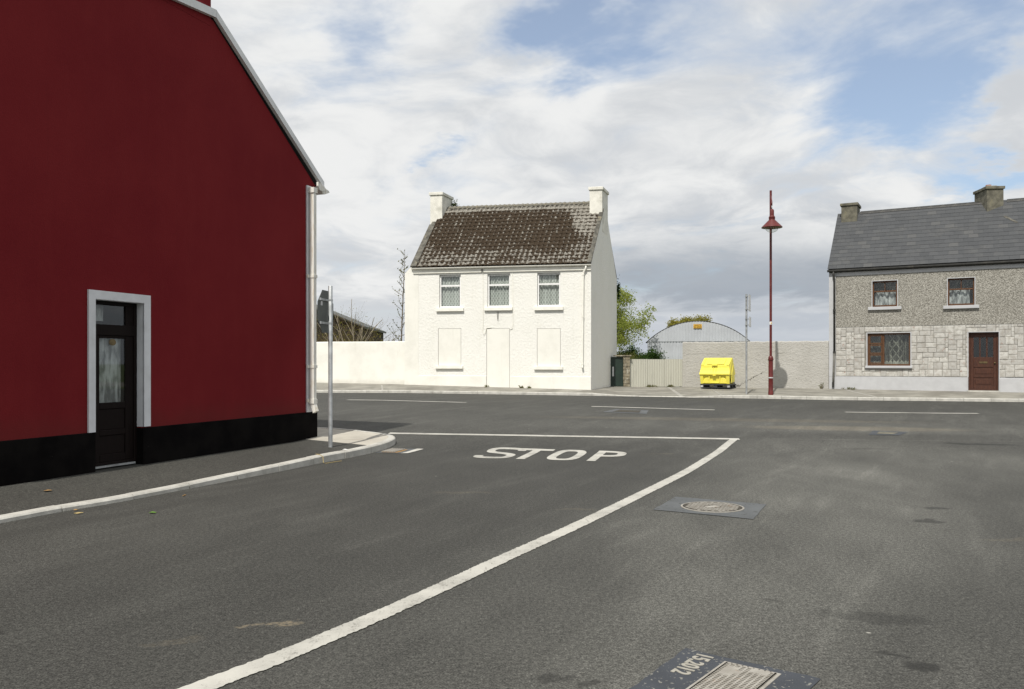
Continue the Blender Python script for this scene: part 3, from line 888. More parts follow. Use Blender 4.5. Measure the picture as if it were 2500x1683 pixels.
# ---------------------------------------------------------------- shared building helpers
def wall_panel(mb, x0, x1, z0, z1, holes, y=0.0, depth=.2, xf=None):
    X = sorted(set([x0, x1] + [h[i] for h in holes for i in (0, 1)]))
    Z = sorted(set([z0, z1] + [h[i] for h in holes for i in (2, 3)]))
    X = [q for q in X if x0 <= q <= x1]; Z = [q for q in Z if z0 <= q <= z1]
    f = xf or (lambda a, b, c: (a, b, c))
    for i in range(len(X) - 1):
        for j in range(len(Z) - 1):
            cx, cz = (X[i] + X[i + 1]) / 2, (Z[j] + Z[j + 1]) / 2
            if any(h[0] < cx < h[1] and h[2] < cz < h[3] for h in holes):
                continue
            mb.poly([f(X[i], y, Z[j]), f(X[i + 1], y, Z[j]), f(X[i + 1], y, Z[j + 1]), f(X[i], y, Z[j + 1])])
    for h in holes:
        a, b, c, e = h[:4]
        c = max(c, z0)
        dp = h[4] if len(h) > 4 else depth
        mb.poly([f(a, y, c), f(a, y + dp, c), f(a, y + dp, e), f(a, y, e)])
        mb.poly([f(b, y + dp, c), f(b, y, c), f(b, y, e), f(b, y + dp, e)])
        mb.poly([f(a, y, e), f(a, y + dp, e), f(b, y + dp, e), f(b, y, e)])
        if h[2] >= z0:
            mb.poly([f(a, y + dp, c), f(a, y, c), f(b, y, c), f(b, y + dp, c)])

def frame_bars(mb, x0, x1, z0, z1, y0, y1, wd, bottom=None):
    b = bottom or wd
    mb.box(x0, x0 + wd, y0, y1, z0, z1); mb.box(x1 - wd, x1, y0, y1, z0, z1)
    mb.box(x0 + wd, x1 - wd, y0, y1, z1 - wd, z1); mb.box(x0 + wd, x1 - wd, y0, y1, z0, z0 + b)

def curtain(name, x0, x1, z0, z1, y, m, parent, amp=.025, wl=.11, n=60, seed=1, wob=0.0):
    rng = random.Random(seed); mb = MB(); ph = [rng.uniform(0, 6.28) for _ in range(3)]
    rows = 6
    for j in range(rows + 1):
        z = z0 + (z1 - z0) * j / rows
        for i in range(n + 1):
            x = x0 + (x1 - x0) * i / n
            yy = y + amp * (math.sin(x * 6.283 / wl + ph[0]) + .6 * math.sin(x * 6.283 / (wl * 1.7) + ph[1])) + wob * math.sin(j * 1.1 + x * 9 + ph[2])
            zz = z
            mb.v.append((x, yy, zz))
    for j in range(rows):
        for i in range(n):
            a = j * (n + 1) + i
            mb.f.append((a, a + 1, a + n + 2, a + n + 1))
    return mb.build(name, m, parent, smooth=True)

def pane(x0, x1, z0, z1, y, parent):
    return MB().box(x0, x1, y, y + .006, z0, z1).build('pane', M['glass'], parent)

# ---------------------------------------------------------------- red house
red = thing('red_house', (RC.x, RC.y, 0), R(90) - TH, 'dark red rendered house gable with black plinth and white-framed door', 'house')
# local x runs along the gable (negative towards the camera), y into the house, gable face at y = 0
DO = (-5.317, -4.441, .17, 2.49, .13)
mb = MB()
wall_panel(mb, -11, 0, .60, 5.02, [DO])
mb.poly([(-11, 0, 5.02), (0, 0, 5.02), (0.0, 0, 5.06), (-2.95, 0, 7.17), (-11, 0, 6.45)])
mb.poly([(0, 0, .0), (0, 7, .0), (0, 7, 5.06), (0, 0, 5.06)])                      # street front
mb.poly([(-11, 7, 0), (-11, 0, 0), (-11, 0, 6.45), (-11, 7, 6.45)])
mb.poly([(0, 7, 0), (-11, 7, 0), (-11, 7, 6.45), (-2.95, 7, 7.17), (0, 7, 5.06)])
mb.build('wall', M['red'], red)
pl = MB()
for a, b in ((-11, -5.317), (-4.441, .03)):
    pl.box(a, b, -.022, .06, 0, .675)
pl.box(.0, .03, .06, 7, 0, .675)
bev(pl.build('plinth', M['black'], red), .012)
# reveal lining below the surround, black like the plinth
for a, b in ((-4.452, -4.437), (-5.321, -5.306)):
    MB().box(a, b, -.018, .128, .1, .672).build('plinth_reveal', M['black'], red)
su = MB()
su.extrude([(-5.425, -.03, .677), (-5.312, -.03, .677), (-5.312, -.03, 2.485), (-4.446, -.03, 2.485), (-4.446, -.03, .69), (-4.32, -.03, .69), (-4.32, -.03, 2.60), (-5.425, -.03, 2.60)], (0, .028, 0))
su.box(-4.446, -4.432, -.026, .125, .69, 2.485); su.box(-5.326, -5.312, -.026, .125, .69, 2.485); su.box(-5.31, -4.448, -.026, .125, 2.478, 2.492)
su.build('door_surround', M['trim'], red, fix=True)
dr = MB()
frame_bars(dr, -5.31, -4.448, .18, 2.477, .10, .17, .055, .05)
dr.box(-5.255, -4.503, .10, .165, 2.0, 2.15)                                          # transom rail
dr.box(-5.255, -5.11, .115, .155, .23, 2.0); dr.box(-4.65, -4.503, .115, .155, .23, 2.0)
dr.box(-5.11, -4.65, .115, .155, .23, .34); dr.box(-5.11, -4.65, .115, .155, .60, .68); dr.box(-5.11, -4.65, .115, .155, .97, 1.06); dr.box(-5.11, -4.65, .115, .155, 1.96, 2.0)
dr.box(-5.11, -4.65, .13, .15, .34, .60); dr.box(-5.11, -4.65, .13, .15, .68, .97)
door = dr.build('door', M['darkdoor'], red)
bev(door, .006, 1)
for z0, z1, x0, x1 in ((1.06, 1.96, -5.11, -4.65), (2.15, 2.422, -5.255, -4.65)):
    pane(x0, x1, z0, z1, .13, door)
MB().box(-4.65, -4.503, .115, .155, 2.15, 2.422).build('transom_panel', M['darkdoor'], door)
curtain('curtain', -5.11, -4.65, 1.05, 1.96, .20, M['sheer'], door, .012, .12, 50, 4)
bl_ = MB(); bl_.poly([(-5.24, .22, 2.2), (-4.95, .22, 2.2), (-4.95, .22, 2.42), (-5.24, .22, 2.42)]); bl_.build('blind', M['sheer'], door)
rm = MB(); rm.box(-6.4, -3.4, .25, 2.4, .15, 2.9); rm.f = [tuple(reversed(f)) for f in rm.f if f != (0, 1, 5, 4)]
rm.build('hall_lining', M['room'], red)
ov = MB(); ov.extrude([(-4.875 + .062 * math.cos(a), .124, 1.905 + .046 * math.sin(a)) for a in [6.283 * k / 20 for k in range(20)]], (0, .004, 0))
oval = ov.build('oval_sticker', M['brass'], door, fix=True)
MB().box(-5.24, -4.52, .06, .12, .165, .19).build('threshold', M['galv'], door)
# pale corner board, barge boards, roof, chimney
MB().box(-.335, -.18, -.03, -.002, .677, 5.02).build('corner_board', M['trim'], red)
def barge(pts, wd, name):
    mb = MB()
    lower = [(x, -.07, z - wd) for x, z in pts]; upper = [(x, -.07, z) for x, z in pts]
    mb.extrude(upper + lower[::-1], (0, .066, 0))
    return mb.build(name, M['barge'], red, fix=True)
barge([(.19, 5.185), (-2.945, 7.325)], .125, 'barge_board')
barge([(-2.95, 7.328), (-11, 6.60)], .125, 'barge_board')
rf = MB()
rf.extrude([(.24, -.045, 5.04), (-2.95, -.045, 7.235), (-2.95, -.045, 7.30), (.24, -.045, 5.10)], (0, 7.1, 0))
rf.extrude([(-2.951, -.045, 7.235), (-11.1, -.045, 6.50), (-11.1, -.045, 6.565), (-2.951, -.045, 7.30)], (0, 7.1, 0))
rf.build('roof', M['slate'], red, fix=True)
ch = MB(); ch.box(-4.15, -3.0, -.004, .62, 7.05, 8.7)
chim = ch.build('chimney', M['red'], red)
MB().box(-4.22, -2.93, -.07, .69, 8.7, 8.86).build('chimney_cap', M['trim'], chim)
# gutter end and box downpipe at the corner
gu = MB()
prof = [(.02, 5.00), (.02, 5.075), (.30, 5.03), (.335, 5.00), (.25, 4.965), (.17, 4.935), (.08, 4.935)]
gu.extrude([(x, -.10, z) for x, z in prof], (0, 7.0, 0))
gu.extrude([(x * .9 - .14, -.135, z + .045 - .10 * (x - .02)) for x, z in prof], (0, .04, 0))
gu.build('gutter', M['pipe'], red, fix=True)
dp = MB()
dp.box(-.295, -.205, -.15, -.055, .86, 4.90)
dp.box(-.315, -.185, -.165, -.04, 4.88, 4.98)
dp.box(-.31, -.19, -.162, -.045, .84, .93)
dp.extrude([(-.295, -.15, .86), (-.295, -.055, .86), (-.295, -.13, .66), (-.295, -.20, .70)], (.09, 0, 0))
down = dp.build('downpipe', M['pipe'], red, fix=True)
for z in (3.28, 1.55, .90):
    q = MB(); q.box(-.308, -.192, -.163, -.047, z - .028, z + .028); q.box(-.36, -.306, -.055, -.031, z - .03, z + .03)
    q.build('pipe_bracket', M['pipe'], down)

# ---------------------------------------------------------------- white house
WA = R(11)
WO = (3.2648, 34.5)
wh = thing('white_house', (WO[0], WO[1], 0), -WA, 'white roughcast two-storey house with mossy tiled roof and boarded ground floor', 'house')
SH = math.tan(R(7))
DEP = 5.56                                   # depth measured square to the front
def W(x, w, z):
    return (x + SH * w, w, z)
EZ = 5.72; RZ = 8.75; HW = DEP / 2
win = [(-6.495, -5.546, 3.995, 5.40), (-4.385, -3.40, 3.995, 5.40), (-2.25, -1.275, 3.995, 5.40)]
brd = [(-6.545, -5.533, 1.525, 3.115), (-2.26, -1.268, 1.495, 3.085)]
dor = (-4.425, -3.425, .50, 3.105)
mb = MB()
wall_panel(mb, -7.73, 0, .30, EZ, [(*q, .14) for q in win] + [(*q, .02) for q in brd] + [(*dor, .02)])
# right gable, back, left gable
mb.poly([W(0, 0, .2), W(0, DEP, .2), W(0, DEP, EZ - .15), W(0, HW + .12, RZ - .05), W(0, HW - .12, RZ - .05), W(0, 0, EZ)])
mb.poly([W(0, DEP, .2), W(-7.72, DEP, .2), W(-7.72, DEP, EZ), W(0, DEP, EZ)])
GXL = -7.72
mb.poly([W(GXL, DEP, .2), W(GXL, .1, .2), W(GXL, .0, EZ), W(GXL, HW, RZ), W(GXL, DEP, EZ)])
mb.build('wall', M['white'], wh)
q = MB(); q.box(-7.45, -4.44, -.02, .02, .3, 1.095); q.box(-3.41, -.001, -.02, .02, .3, 1.075)
bev(q.build('plinth', M['whites'], wh), .012)
# smooth-rendered strip at the left end
ep = MB(); ep.extrude([(-8.05, -.008, .3), (-7.42, -.008, .3), (-7.42, -.008, 5.47), (-7.66, -.008, 5.80), (-7.74, -.008, 5.80), (-8.03, -.008, 5.50)], (.09, .75, 0))
ep.build('end_pier', M['whites'], wh, fix=True)
for x0, x1, z0, z1 in [(-6.62, -5.41, 3.84, 3.992), (-4.51, -3.30, 3.85, 3.992), (-2.365, -1.155, 3.835, 3.992), (-6.65, -5.445, 1.395, 1.522), (-2.375, -1.17, 1.36, 1.492)]:
    bev(MB().box(x0, x1, -.10, .16, z0, z1).build('sill', M['white_paint'], wh), .012)
for k, (x0, x1, z0, z1) in enumerate(win):
    f = MB(); frame_bars(f, x0 + .012, x1 - .012, z0 + .004, z1 - .012, .075, .13, .055, .07)
    zm = 4.935
    f.box(x0 + .067, x1 - .067, .068, .13, zm - .035, zm + .035)
    wn = bev(f.build('window', M['upvc'], wh), .006, 1)
    pane(x0 + .067, x1 - .067, z0 + .074, zm - .035, .10, wn)
    pane(x0 + .067, x1 - .067, zm + .035, z1 - .067, .10, wn)
    curtain('curtain', x0 - .05, x1 + .05, z0 - .05, z1 + .03, .20, M['lace'], wn, .022, .13, 70, k + 11)
    r_ = MB(); r_.box(x0 - .3, x1 + .3, .36, 2.2, z0 - .8, z1 + .25); r_.f = [tuple(reversed(g)) for g in r_.f if g != (0, 1, 5, 4)]
    r_.build('room_lining', M['room'], wn)
for x0, x1, z0, z1 in brd:
    bev(MB().box(x0 + .012, x1 - .012, .006, .018, z0 + .006, z1 - .012).build('window_board', M['whites'], wh), .003, 1)
bev(MB().box(dor[0] + .012, dor[1] - .012, .006, .018, .50, dor[3] - .012).build('door_board', M['whites'], wh), .003, 1)
# fascia, gutter, downpipe
fa = MB(); fa.box(-7.64, .0, -.06, .0, EZ - .24, EZ - .08)
fa.build('fascia', M['white_paint'], wh)
gt = MB(); n = 10
gp = [(-.125 + .062 * math.cos(math.pi + math.pi * k / n), EZ - .015 + .062 * math.sin(math.pi + math.pi * k / n)) for k in range(n + 1)]
gi = [(-.125 + .052 * math.cos(math.pi + math.pi * k / n), EZ - .012 + .052 * math.sin(math.pi + math.pi * k / n)) for k in range(n + 1)]
gt.extrude([(-7.68, a, b) for a, b in gp + gi[::-1]], (7.70, 0, 0))
gt.build('gutter', M['white_paint'], wh, fix=True, smooth=True, angle=40)
dp = MB(); dp.tube([(-.20, -.12, EZ - .07), (-.21, -.12, EZ - .17), (-.30, -.075, EZ - .33), (-.315, -.07, EZ - .45), (-.35, -.07, 1.56), (-.35, -.075, 1.50), (-.335, -.13, 1.43)], .038, 12)
dpo = dp.build('downpipe', M['white_paint'], wh, smooth=True)
for z in (5.30, 3.55, 1.60):
    xx = -.315 - .035 * (5.27 - z) / 3.7
    MB().lathe([(.05, -.03), (.05, .03)], 14, (xx, -.07, z)).build('pipe_collar', M['white_paint'], dpo)
# cable runs on the front
cb = MB(); cb.tube([(-4.60, -.035, 5.55), (-4.575, -.02, 5.3), (-4.57, -.02, 3.4), (-4.59, -.03, 2.98), (-4.54, -.05, 2.86), (-4.47, -.04, 2.93), (-4.42, -.02, 3.12), (-4.2, -.015, 3.14)], .010, 6)
cb.build('cable', M['white_paint'], wh)
cb = MB(); cb.tube([(-3.30, -.015, 5.60), (-3.29, -.015, 4.6), (-3.285, -.015, 3.3), (-3.30, -.015, 3.09), (-3.42, -.015, 3.05)], .010, 6)
cb.build('cable', M['white_paint'], wh)
hk = MB(); hk.tube([(-3.96, -.01, 3.80), (-3.95, -.05, 3.70), (-3.93, -.05, 3.42)], .008, 6); hk.tube([(-3.90, -.01, 3.80), (-3.915, -.05, 3.66), (-3.92, -.05, 3.50)], .008, 6)
hk.build('wire_hook', M['greypipe'], wh)
MB().box(-4.64, -4.56, -.10, -.0, 5.52, 5.60).build('lamp_bracket', M['darkmetal'], wh)

# roof: deck, then tiles laid in courses
U0 = Vector((0, -.14, EZ + .02)); U1 = Vector((SH * HW + SH * .14, HW, RZ + .02))
SLOPE = (U1 - U0); SL = SLOPE.length
dk = MB()
dk.extrude([W(-7.70, -.10, EZ - .02), W(-.02, -.10, EZ - .02), W(-.02, HW, RZ - .06), W(-7.70, HW, RZ - .06)], (0, .02, -.03))
dk.extrude([W(-.02, HW, RZ - .055), W(-.02, DEP + .1, EZ - .02), W(-7.70, DEP + .1, EZ - .02), W(-7.70, HW, RZ - .055)], (0, 0, .07))
roof = dk.build('roof', M['verge'], wh, fix=True)
TW, TG = .213, .252
def tile_mesh():
    n = 8; top = []; me_v = []; fs = []; pr = []
    prof = []
    for k in range(n + 1):
        u = k / n
        h = 0.0 if u < .45 else .032 * math.sin(math.pi * (u - .45) / .55)
        prof.append((u * (TW + .012), h))
    LN = TG + .07
    for (y, lift, al) in ((0, .034, 0.0), (TG * .45, .026, .45), (LN, .006, 1.0)):
        for x, h in prof:
            me_v.append((x, y, h + lift)); pr.append((min(h / .032, 1), al, 0))
    m_ = n + 1
    for r_ in range(2):
        for k in range(n):
            a = r_ * m_ + k
            fs.append((a, a + 1, a + m_ + 1, a + m_))
    b0 = len(me_v)
    for x, h in prof:
        me_v.append((x, 0, h + .012)); pr.append((0, 0, 0))
    for k in range(n):
        fs.append((b0 + k, b0 + k + 1, k + 1, k))
    # side edges
    i = len(me_v); me_v += [(prof[-1][0], 0, .012), (prof[-1][0], LN, -.01)]; pr += [(0, 0, 0), (0, 1, 0)]
    fs.append((n, i, i + 1, 2 * m_ + n))
    return me_v, fs, pr
TV, TF, TP = tile_mesh()
def add_prof(me, pr):
    at = me.attributes.new('prof', 'FLOAT_VECTOR', 'POINT')
    at.data.foreach_set('vector', [c for p in pr for c in p])
def mk_tile():
    me = bpy.data.meshes.new('roof_tile'); me.from_pydata(TV, [], TF); me.materials.append(M['tile']); add_prof(me, TP)
    me.polygons.foreach_set('use_smooth', [True] * len(me.polygons))
    try:
        me.set_sharp_from_angle(angle=R(50))
    except Exception:
        pass
    return me
tile_me = mk_tile()
ax = Vector((1, 0, 0)); upv = Vector((0, U1.y - U0.y, U1.z - U0.z)).normalized(); nrm = ax.cross(upv)
rowsN = int(SL / TG) + 1; colsN = 35
rng = random.Random(5)
stuff_v, stuff_f, stuff_p = [], [], []
count = 0
ch_r = (-.62, .05); ch_l = (-7.95, -7.2)
for r_ in range(rowsN):
    v = r_ * TG / SL
    if v > .985:
        break
    base = U0 + SLOPE * v
    for c_ in range(colsN):
        x = -7.50 + c_ * TW
        if x > -.16:
            continue
        o = Vector((x + base.x, base.y, base.z)) + Vector((rng.uniform(-.004, .004), 0, 0))
        rot = Matrix((ax, upv, nrm)).transposed().to_4x4()
        rot = rot @ Matrix.Rotation(rng.uniform(-.02, .02), 4, 'Z') @ Matrix.Rotation(rng.uniform(-.012, .02), 4, 'X')
        mt = Matrix.Translation(o) @ rot
        if count < 300:
            t_ = bpy.data.objects.new('roof_tile', tile_me); C.objects.link(t_); t_.parent = roof; t_.matrix_local = mt
            count += 1
        else:
            i = len(stuff_v)
            stuff_v += [tuple(mt @ Vector(p)) for p in TV]; stuff_f += [tuple(i + k for k in f) for f in TF]; stuff_p += TP
me = bpy.data.meshes.new('upper_roof_tiles'); me.from_pydata(stuff_v, [], stuff_f); me.materials.append(M['tile']); add_prof(me, stuff_p)
me.polygons.foreach_set('use_smooth', [True] * len(me.polygons))
try:
    me.set_sharp_from_angle(angle=R(50))
except Exception:
    pass
tag(link('upper_roof_tiles', me, roof), kind='stuff')
# ridge tiles
rt = MB(); prof = [(.14 * math.cos(a), .12 * math.sin(a)) for a in [math.pi * k / 8 for k in range(9)]]
rt.extrude([(0, a, b) for a, b in prof], (.44, 0, 0)); rme = rt.mesh('ridge_tile', M['verge'], fix=True)
for k in range(15):
    o = link('ridge_tile', rme, roof); o.location = W(-7.15 + k * .448, HW, RZ - .03 + rng.uniform(-.006, .006)); o.rotation_euler = (0, rng.uniform(-.01, .01), 0)
# verge copings
def along(x, v, lift):
    p = U0 + SLOPE * v
    return Vector((x + p.x, p.y, p.z)) + nrm * lift
for x0, x1 in ((-7.74, -7.48), (-.15, .015)):
    vg = MB(); a0, a1 = (0, .70) if x0 < -1 else (0, .88)
    q = [along(x0, a0, .0), along(x1, a0, .0), along(x1, a0, .065), along(x0, a0, .065)]
    e = along(0, a1, 0) - along(0, a0, 0)
    vg.extrude(q, tuple(e)); vg.build('verge_coping', M['verge'], roof, fix=True)
# chimneys
def chimney(x0, x1, z0, zt, w0, w1, m, capm, capo=.05, caph=.13):
    c = MB(); c.box(x0, x1, w0, w1, z0, zt - caph, xf=W)
    co = c.build('chimney', m, wh)
    k = MB(); k.box(x0 - capo, x1 + capo, w0 - capo, w1 + capo, zt - caph, zt, xf=W)
    k.box(x0 + .05, x1 - .05, w0 + .05, w1 - .05, zt, zt + .025, xf=W)
    bev(k.build('chimney_cap', capm, co), .02)
    return co
chimney(-.55, .003, 7.4, 9.37, 2.2, 3.42, M['whitechim'], M['whitechim'])
chimney(-7.82, -7.26, 5.6, 9.42, 2.2, 3.42, M['whitechim'], M['whitechim'])

# ---------------------------------------------------------------- grey house on the right
RA = R(29.5)
RO = Vector((13.7794, 35.8))
rh = thing('grey_house', (RO.x, RO.y, 0), -RA, 'grey pebble-dashed house with stone-clad ground floor and slate roof', 'house')
RX0, RX1 = -.17, 8.4
HD = 2.75
rw = [(1.536, 2.492, 3.985, 5.06), (4.34, 5.29, 3.945, 5.035)]
bw = (1.342, 2.985, 1.525, 2.885); rd = (5.062, 6.12, .50, 2.855)
mb = MB(); wall_panel(mb, RX0 + .26, RX1, 3.165, 5.34, [(*q, .12) for q in rw], y=-.012)
mb.build('upper_wall', M['dash'], rh)
mb = MB(); wall_panel(mb, RX0, RX1, .2, 5.62, [(bw[0], bw[1], bw[2], bw[3], .12), (rd[0], rd[1], .2, rd[3], .2)] + [(*q, .12) for q in rw])
mb.poly([(RX0, 5.5, .2), (RX0, 0, .2), (RX0, 0, 5.62), (RX0, HD, 8.40), (RX0, 5.5, 5.62)])
mb.poly([(RX1, 5.5, .2), (RX0, 5.5, .2), (RX0, 5.5, 5.62), (RX1, 5.5, 5.62)])
mb.poly([(RX1, 0, .2), (RX1, 5.5, .2), (RX1, 5.5, 5.62), (RX1, HD, 8.40), (RX1, 0, 5.62)])
mb.build('wall', M['plinth'], rh)
jb = MB(); wall_panel(jb, RX0 + .26, RX1, 1.075, 3.15, [(bw[0] - .04, bw[1] + .04, bw[2] - .12, bw[3] + .04, .008), (rd[0] - .03, rd[1] + .03, .5, rd[3] + .05, .008)], y=-.008)
jb.build('cladding_joints', M['joint'], rh)
# random-coursed cladding stones on a .13 m module
mod = .104; gx0 = RX0 + .26; gz0 = 1.08
NX = int((RX1 - gx0) / mod); NZ = 21; modz = 2.065 / NZ
occ = [[False] * NZ for _ in range(NX)]
def blocked(i, j):
    x0, x1 = gx0 + i * mod, gx0 + (i + 1) * mod; z0, z1 = gz0 + j * modz, gz0 + (j + 1) * modz
    for a, b, c, e in ((bw[0] - .05, bw[1] + .05, bw[2] - .10, bw[3] + .03), (rd[0] - .02, rd[1] + .03, 0, rd[3] + .03)):
        if x1 > a + .045 and x0 < b - .045 and z1 > c + .045 and z0 < e - .045:
            return True
    return False
for i in range(NX):
    for j in range(NZ):
        occ[i][j] = blocked(i, j)
sm = MB()
sm.v = [(0, 0, 0), (1, 0, 0), (1, 0, 1), (0, 0, 1), (.045, -.8, .06), (.955, -.8, .06), (.955, -.8, .94), (.045, -.8, .94), (.5, -1, .5)]
sm.f = [(0, 1, 5, 4), (1, 2, 6, 5), (2, 3, 7, 6), (3, 0, 4, 7), (4, 5, 8), (5, 6, 8), (6, 7, 8), (7, 4, 8)]
stone_me = sm.mesh('cladding_stone', M['stone'])
rng = random.Random(12)
sizes = [(3, 2), (2, 2), (4, 2), (3, 1), (2, 3), (2, 1), (3, 3), (1, 2), (4, 3), (3, 2), (4, 2), (2, 4)]
ns = 0; stones = []
for j in range(NZ):
    for i in range(NX):
        if occ[i][j]:
            continue
        opts = sizes[:]; rng.shuffle(opts); opts.append((1, 1)); opts.insert(0, rng.choice([(3, 2), (4, 2), (2, 3), (3, 3)]))
        for (a, b) in opts:
            if i + a <= NX and j + b <= NZ and not any(occ[i + p][j + q_] for p in range(a) for q_ in range(b)):
                break
        for p in range(a):
            for q_ in range(b):
                occ[i + p][j + q_] = True
        stones.append((i, j, a, b))
stones.sort(key=lambda q: q[0] * mod + gx0 > 7.15)
extra = MB()
for i, j, a, b in stones:
    loc = (gx0 + i * mod + .0045, -.008, gz0 + j * modz + .0045); scl = (a * mod - .007, rng.uniform(.010, .034), b * modz - .007)
    if ns < 300:
        st = link('cladding_stone', stone_me, rh); ns += 1
        st.location = loc; st.scale = scl
    else:
        k = len(extra.v); extra.v += [tuple(loc[c] + v[c] * scl[c] for c in range(3)) for v in sm.v]; extra.f += [tuple(k + q for q in f) for f in sm.f]
if extra.v:
    tag(extra.build('further_cladding_stones', M['stone'], rh), kind='stuff')
# painted plinth face, eaves band, trims
bp = MB(); bp.box(RX0 - .01, rd[0] - .028, -.03, 0, .2, 1.07); bp.box(rd[1] + .03, RX1, -.03, 0, .2, 1.045)
bev(bp.build('plinth', M['plinth'], rh), .01)
MB().box(RX0 - .01, RX0 + .255, -.035, 0, 1.072, 5.60).build('corner_strip', M['plinth'], rh)
MB().box(RX0 + .257, RX1, -.03, 0, 5.345, 5.60).build('eaves_band', M['plinth'], rh)
def surround(x0, x1, z0, z1, w_, name):
    s_ = MB(); s_.box(x0 - w_, x0, -.045, .0, z0, z1 + w_); s_.box(x1, x1 + w_, -.045, .0, z0, z1 + w_); s_.box(x0, x1, -.045, .0, z1, z1 + w_)
    s_.box(x0 - .002, x0 + .004, -.04, .12, z0, z1); s_.box(x1 - .004, x1 + .002, -.04, .12, z0, z1)
    return s_.build(name, M['plinth'], rh)
for q in rw:
    surround(*q, .028, 'window_surround')
    bev(MB().box(q[0] - .16, q[1] + .16, -.11, .12, q[2] - .13, q[2] - .002).build('sill', M['plinth'], rh), .012)
surround(*bw, .035, 'window_surround')
bev(MB().box(bw[0] - .08, bw[1] + .07, -.12, .12, bw[2] - .11, bw[2] - .002).build('sill', M['plinth'], rh), .025, 3)
surround(rd[0], rd[1], .52, rd[3], .028, 'door_surround')
def lining(x0, x1, z0, z1, y, parent):
    r_ = MB(); r_.box(x0 - .3, x1 + .3, y, 2.4, z0 - .4, z1 + .15); r_.f = [tuple(reversed(g)) for g in r_.f if g != (0, 1, 5, 4)]
    return r_.build('room_lining', M['room'], parent)
for k, (x0, x1, z0, z1) in enumerate(rw):
    f = MB(); frame_bars(f, x0 + .005, x1 - .005, z0, z1 - .005, .05, .115, .055, .075)
    zm = z0 + (z1 - z0) * .60
    f.box(x0 + .06, x1 - .06, .04, .115, zm - .03, zm + .03)
    xm = (x0 + x1) / 2
    f.box(xm - .016, xm + .016, .055, .11, zm + .03, z1 - .06)
    wn = bev(f.build('window', M['wood'], rh), .006, 1)
    pane(x0 + .06, x1 - .06, z0 + .075, zm - .03, .085, wn)
    pane(x0 + .06, xm - .016, zm + .03, z1 - .06, .085, wn); pane(xm + .016, x1 - .06, zm + .03, z1 - .06, .085, wn)
    c0, c1 = (x0 + .09, x1 - .0) if k == 0 else (x0 + .0, x1 - .17)
    curtain('curtain', c0, c1, z0 + .02, zm - .02, .20, M['sheer'], wn, .03, .17, 50, 31 + k, .02)
    curtain('curtain', x0, x1, zm - .01, z1, .26, M['net'], wn, .02, .12, 50, 41 + k)
    lining(x0, x1, z0, z1, .36, wn)
x0, x1, z0, z1 = bw
f = MB(); frame_bars(f, x0 + .005, x1 - .005, z0, z1 - .005, .05, .115, .06, .075)
xm = x0 + .615
f.box(xm - .035, xm + .035, .05, .115, z0 + .075, z1 - .06)
zz = [z0 + .075, z0 + .49, z0 + .90, z1 - .06]
wn = bev(f.build('window', M['wood'], rh), .006, 1)
for a, b in zip(zz, zz[1:]):
    s_ = MB(); frame_bars(s_, x0 + .065, xm - .037, a + .012, b - .012, .035, .09, .05)
    cs = s_.build('casement', M['wood'], wn)
    pane(x0 + .11, xm - .08, a + .055, b - .055, .065, wn)
pane(xm + .035, x1 - .065, z0 + .075, z1 - .065, .085, wn)
curtain('curtain', x0 + .0, x1 - .05, z0 + .06, z1 + .02, .22, M['net'], wn, .025, .15, 110, 51)
lining(x0, x1, z0, z1, .36, wn)
# panelled front door
x0, x1, z0, z1 = rd
d_ = MB(); frame_bars(d_, x0 + .004, x1 - .004, .55, z1 - .004, .10, .19, .075, .05)
a, b = x0 + .08, x1 - .08
zs = [.60, .74, 1.06, 1.15, 1.47, 1.58, 1.73, 1.85, 2.70, 2.78]
d_.box(a, a + .11, .12, .165, .60, 2.775); d_.box(b - .11, b, .12, .165, .60, 2.775)
for c, e in ((.60, .74), (1.06, 1.15), (1.47, 1.87), (2.66, 2.775)):
    d_.box(a + .11, b - .11, .12, .165, c, e)
xm = (a + b) / 2
for q in (-.12, .12):
    d_.box(xm + q - .025, xm + q + .025, .12, .165, 1.87, 2.66)
for c, e in ((.74, 1.06), (1.15, 1.47)):
    d_.box(a + .11, b - .11, .14, .165, c, e)
    d_.box(a + .17, b - .17, .125, .15, c + .06, e - .06)
dd = bev(d_.build('door', M['doorwood'], rh), .006, 1)
for q, r_ in ((a + .11, xm - .145), (xm - .095, xm + .095), (xm + .145, b - .11)):
    pane(q, r_, 1.87, 2.66, .14, dd)
MB().box(xm - .14, xm + .14, .108, .122, 1.625, 1.70).build('letter_box', M['brass'], dd)
k_ = MB().lathe([(.0, 0), (.03, .01), (.034, .035), (.02, .055), (.0, .06)], 14)
k_ = k_.build('door_knob', M['brass'], dd, smooth=True); k_.location = (b - .055, .12, 1.64); k_.rotation_euler = (R(90), 0, 0)
MB().box(x0 - .02, x1 + .02, -.10, .2, .48, .548).build('door_step', M['kerb'], rh)
lining(x0 + .2, x1 - .2, 1.0, z1 - .2, .30, dd).data.materials[0] = M['darkdoor']

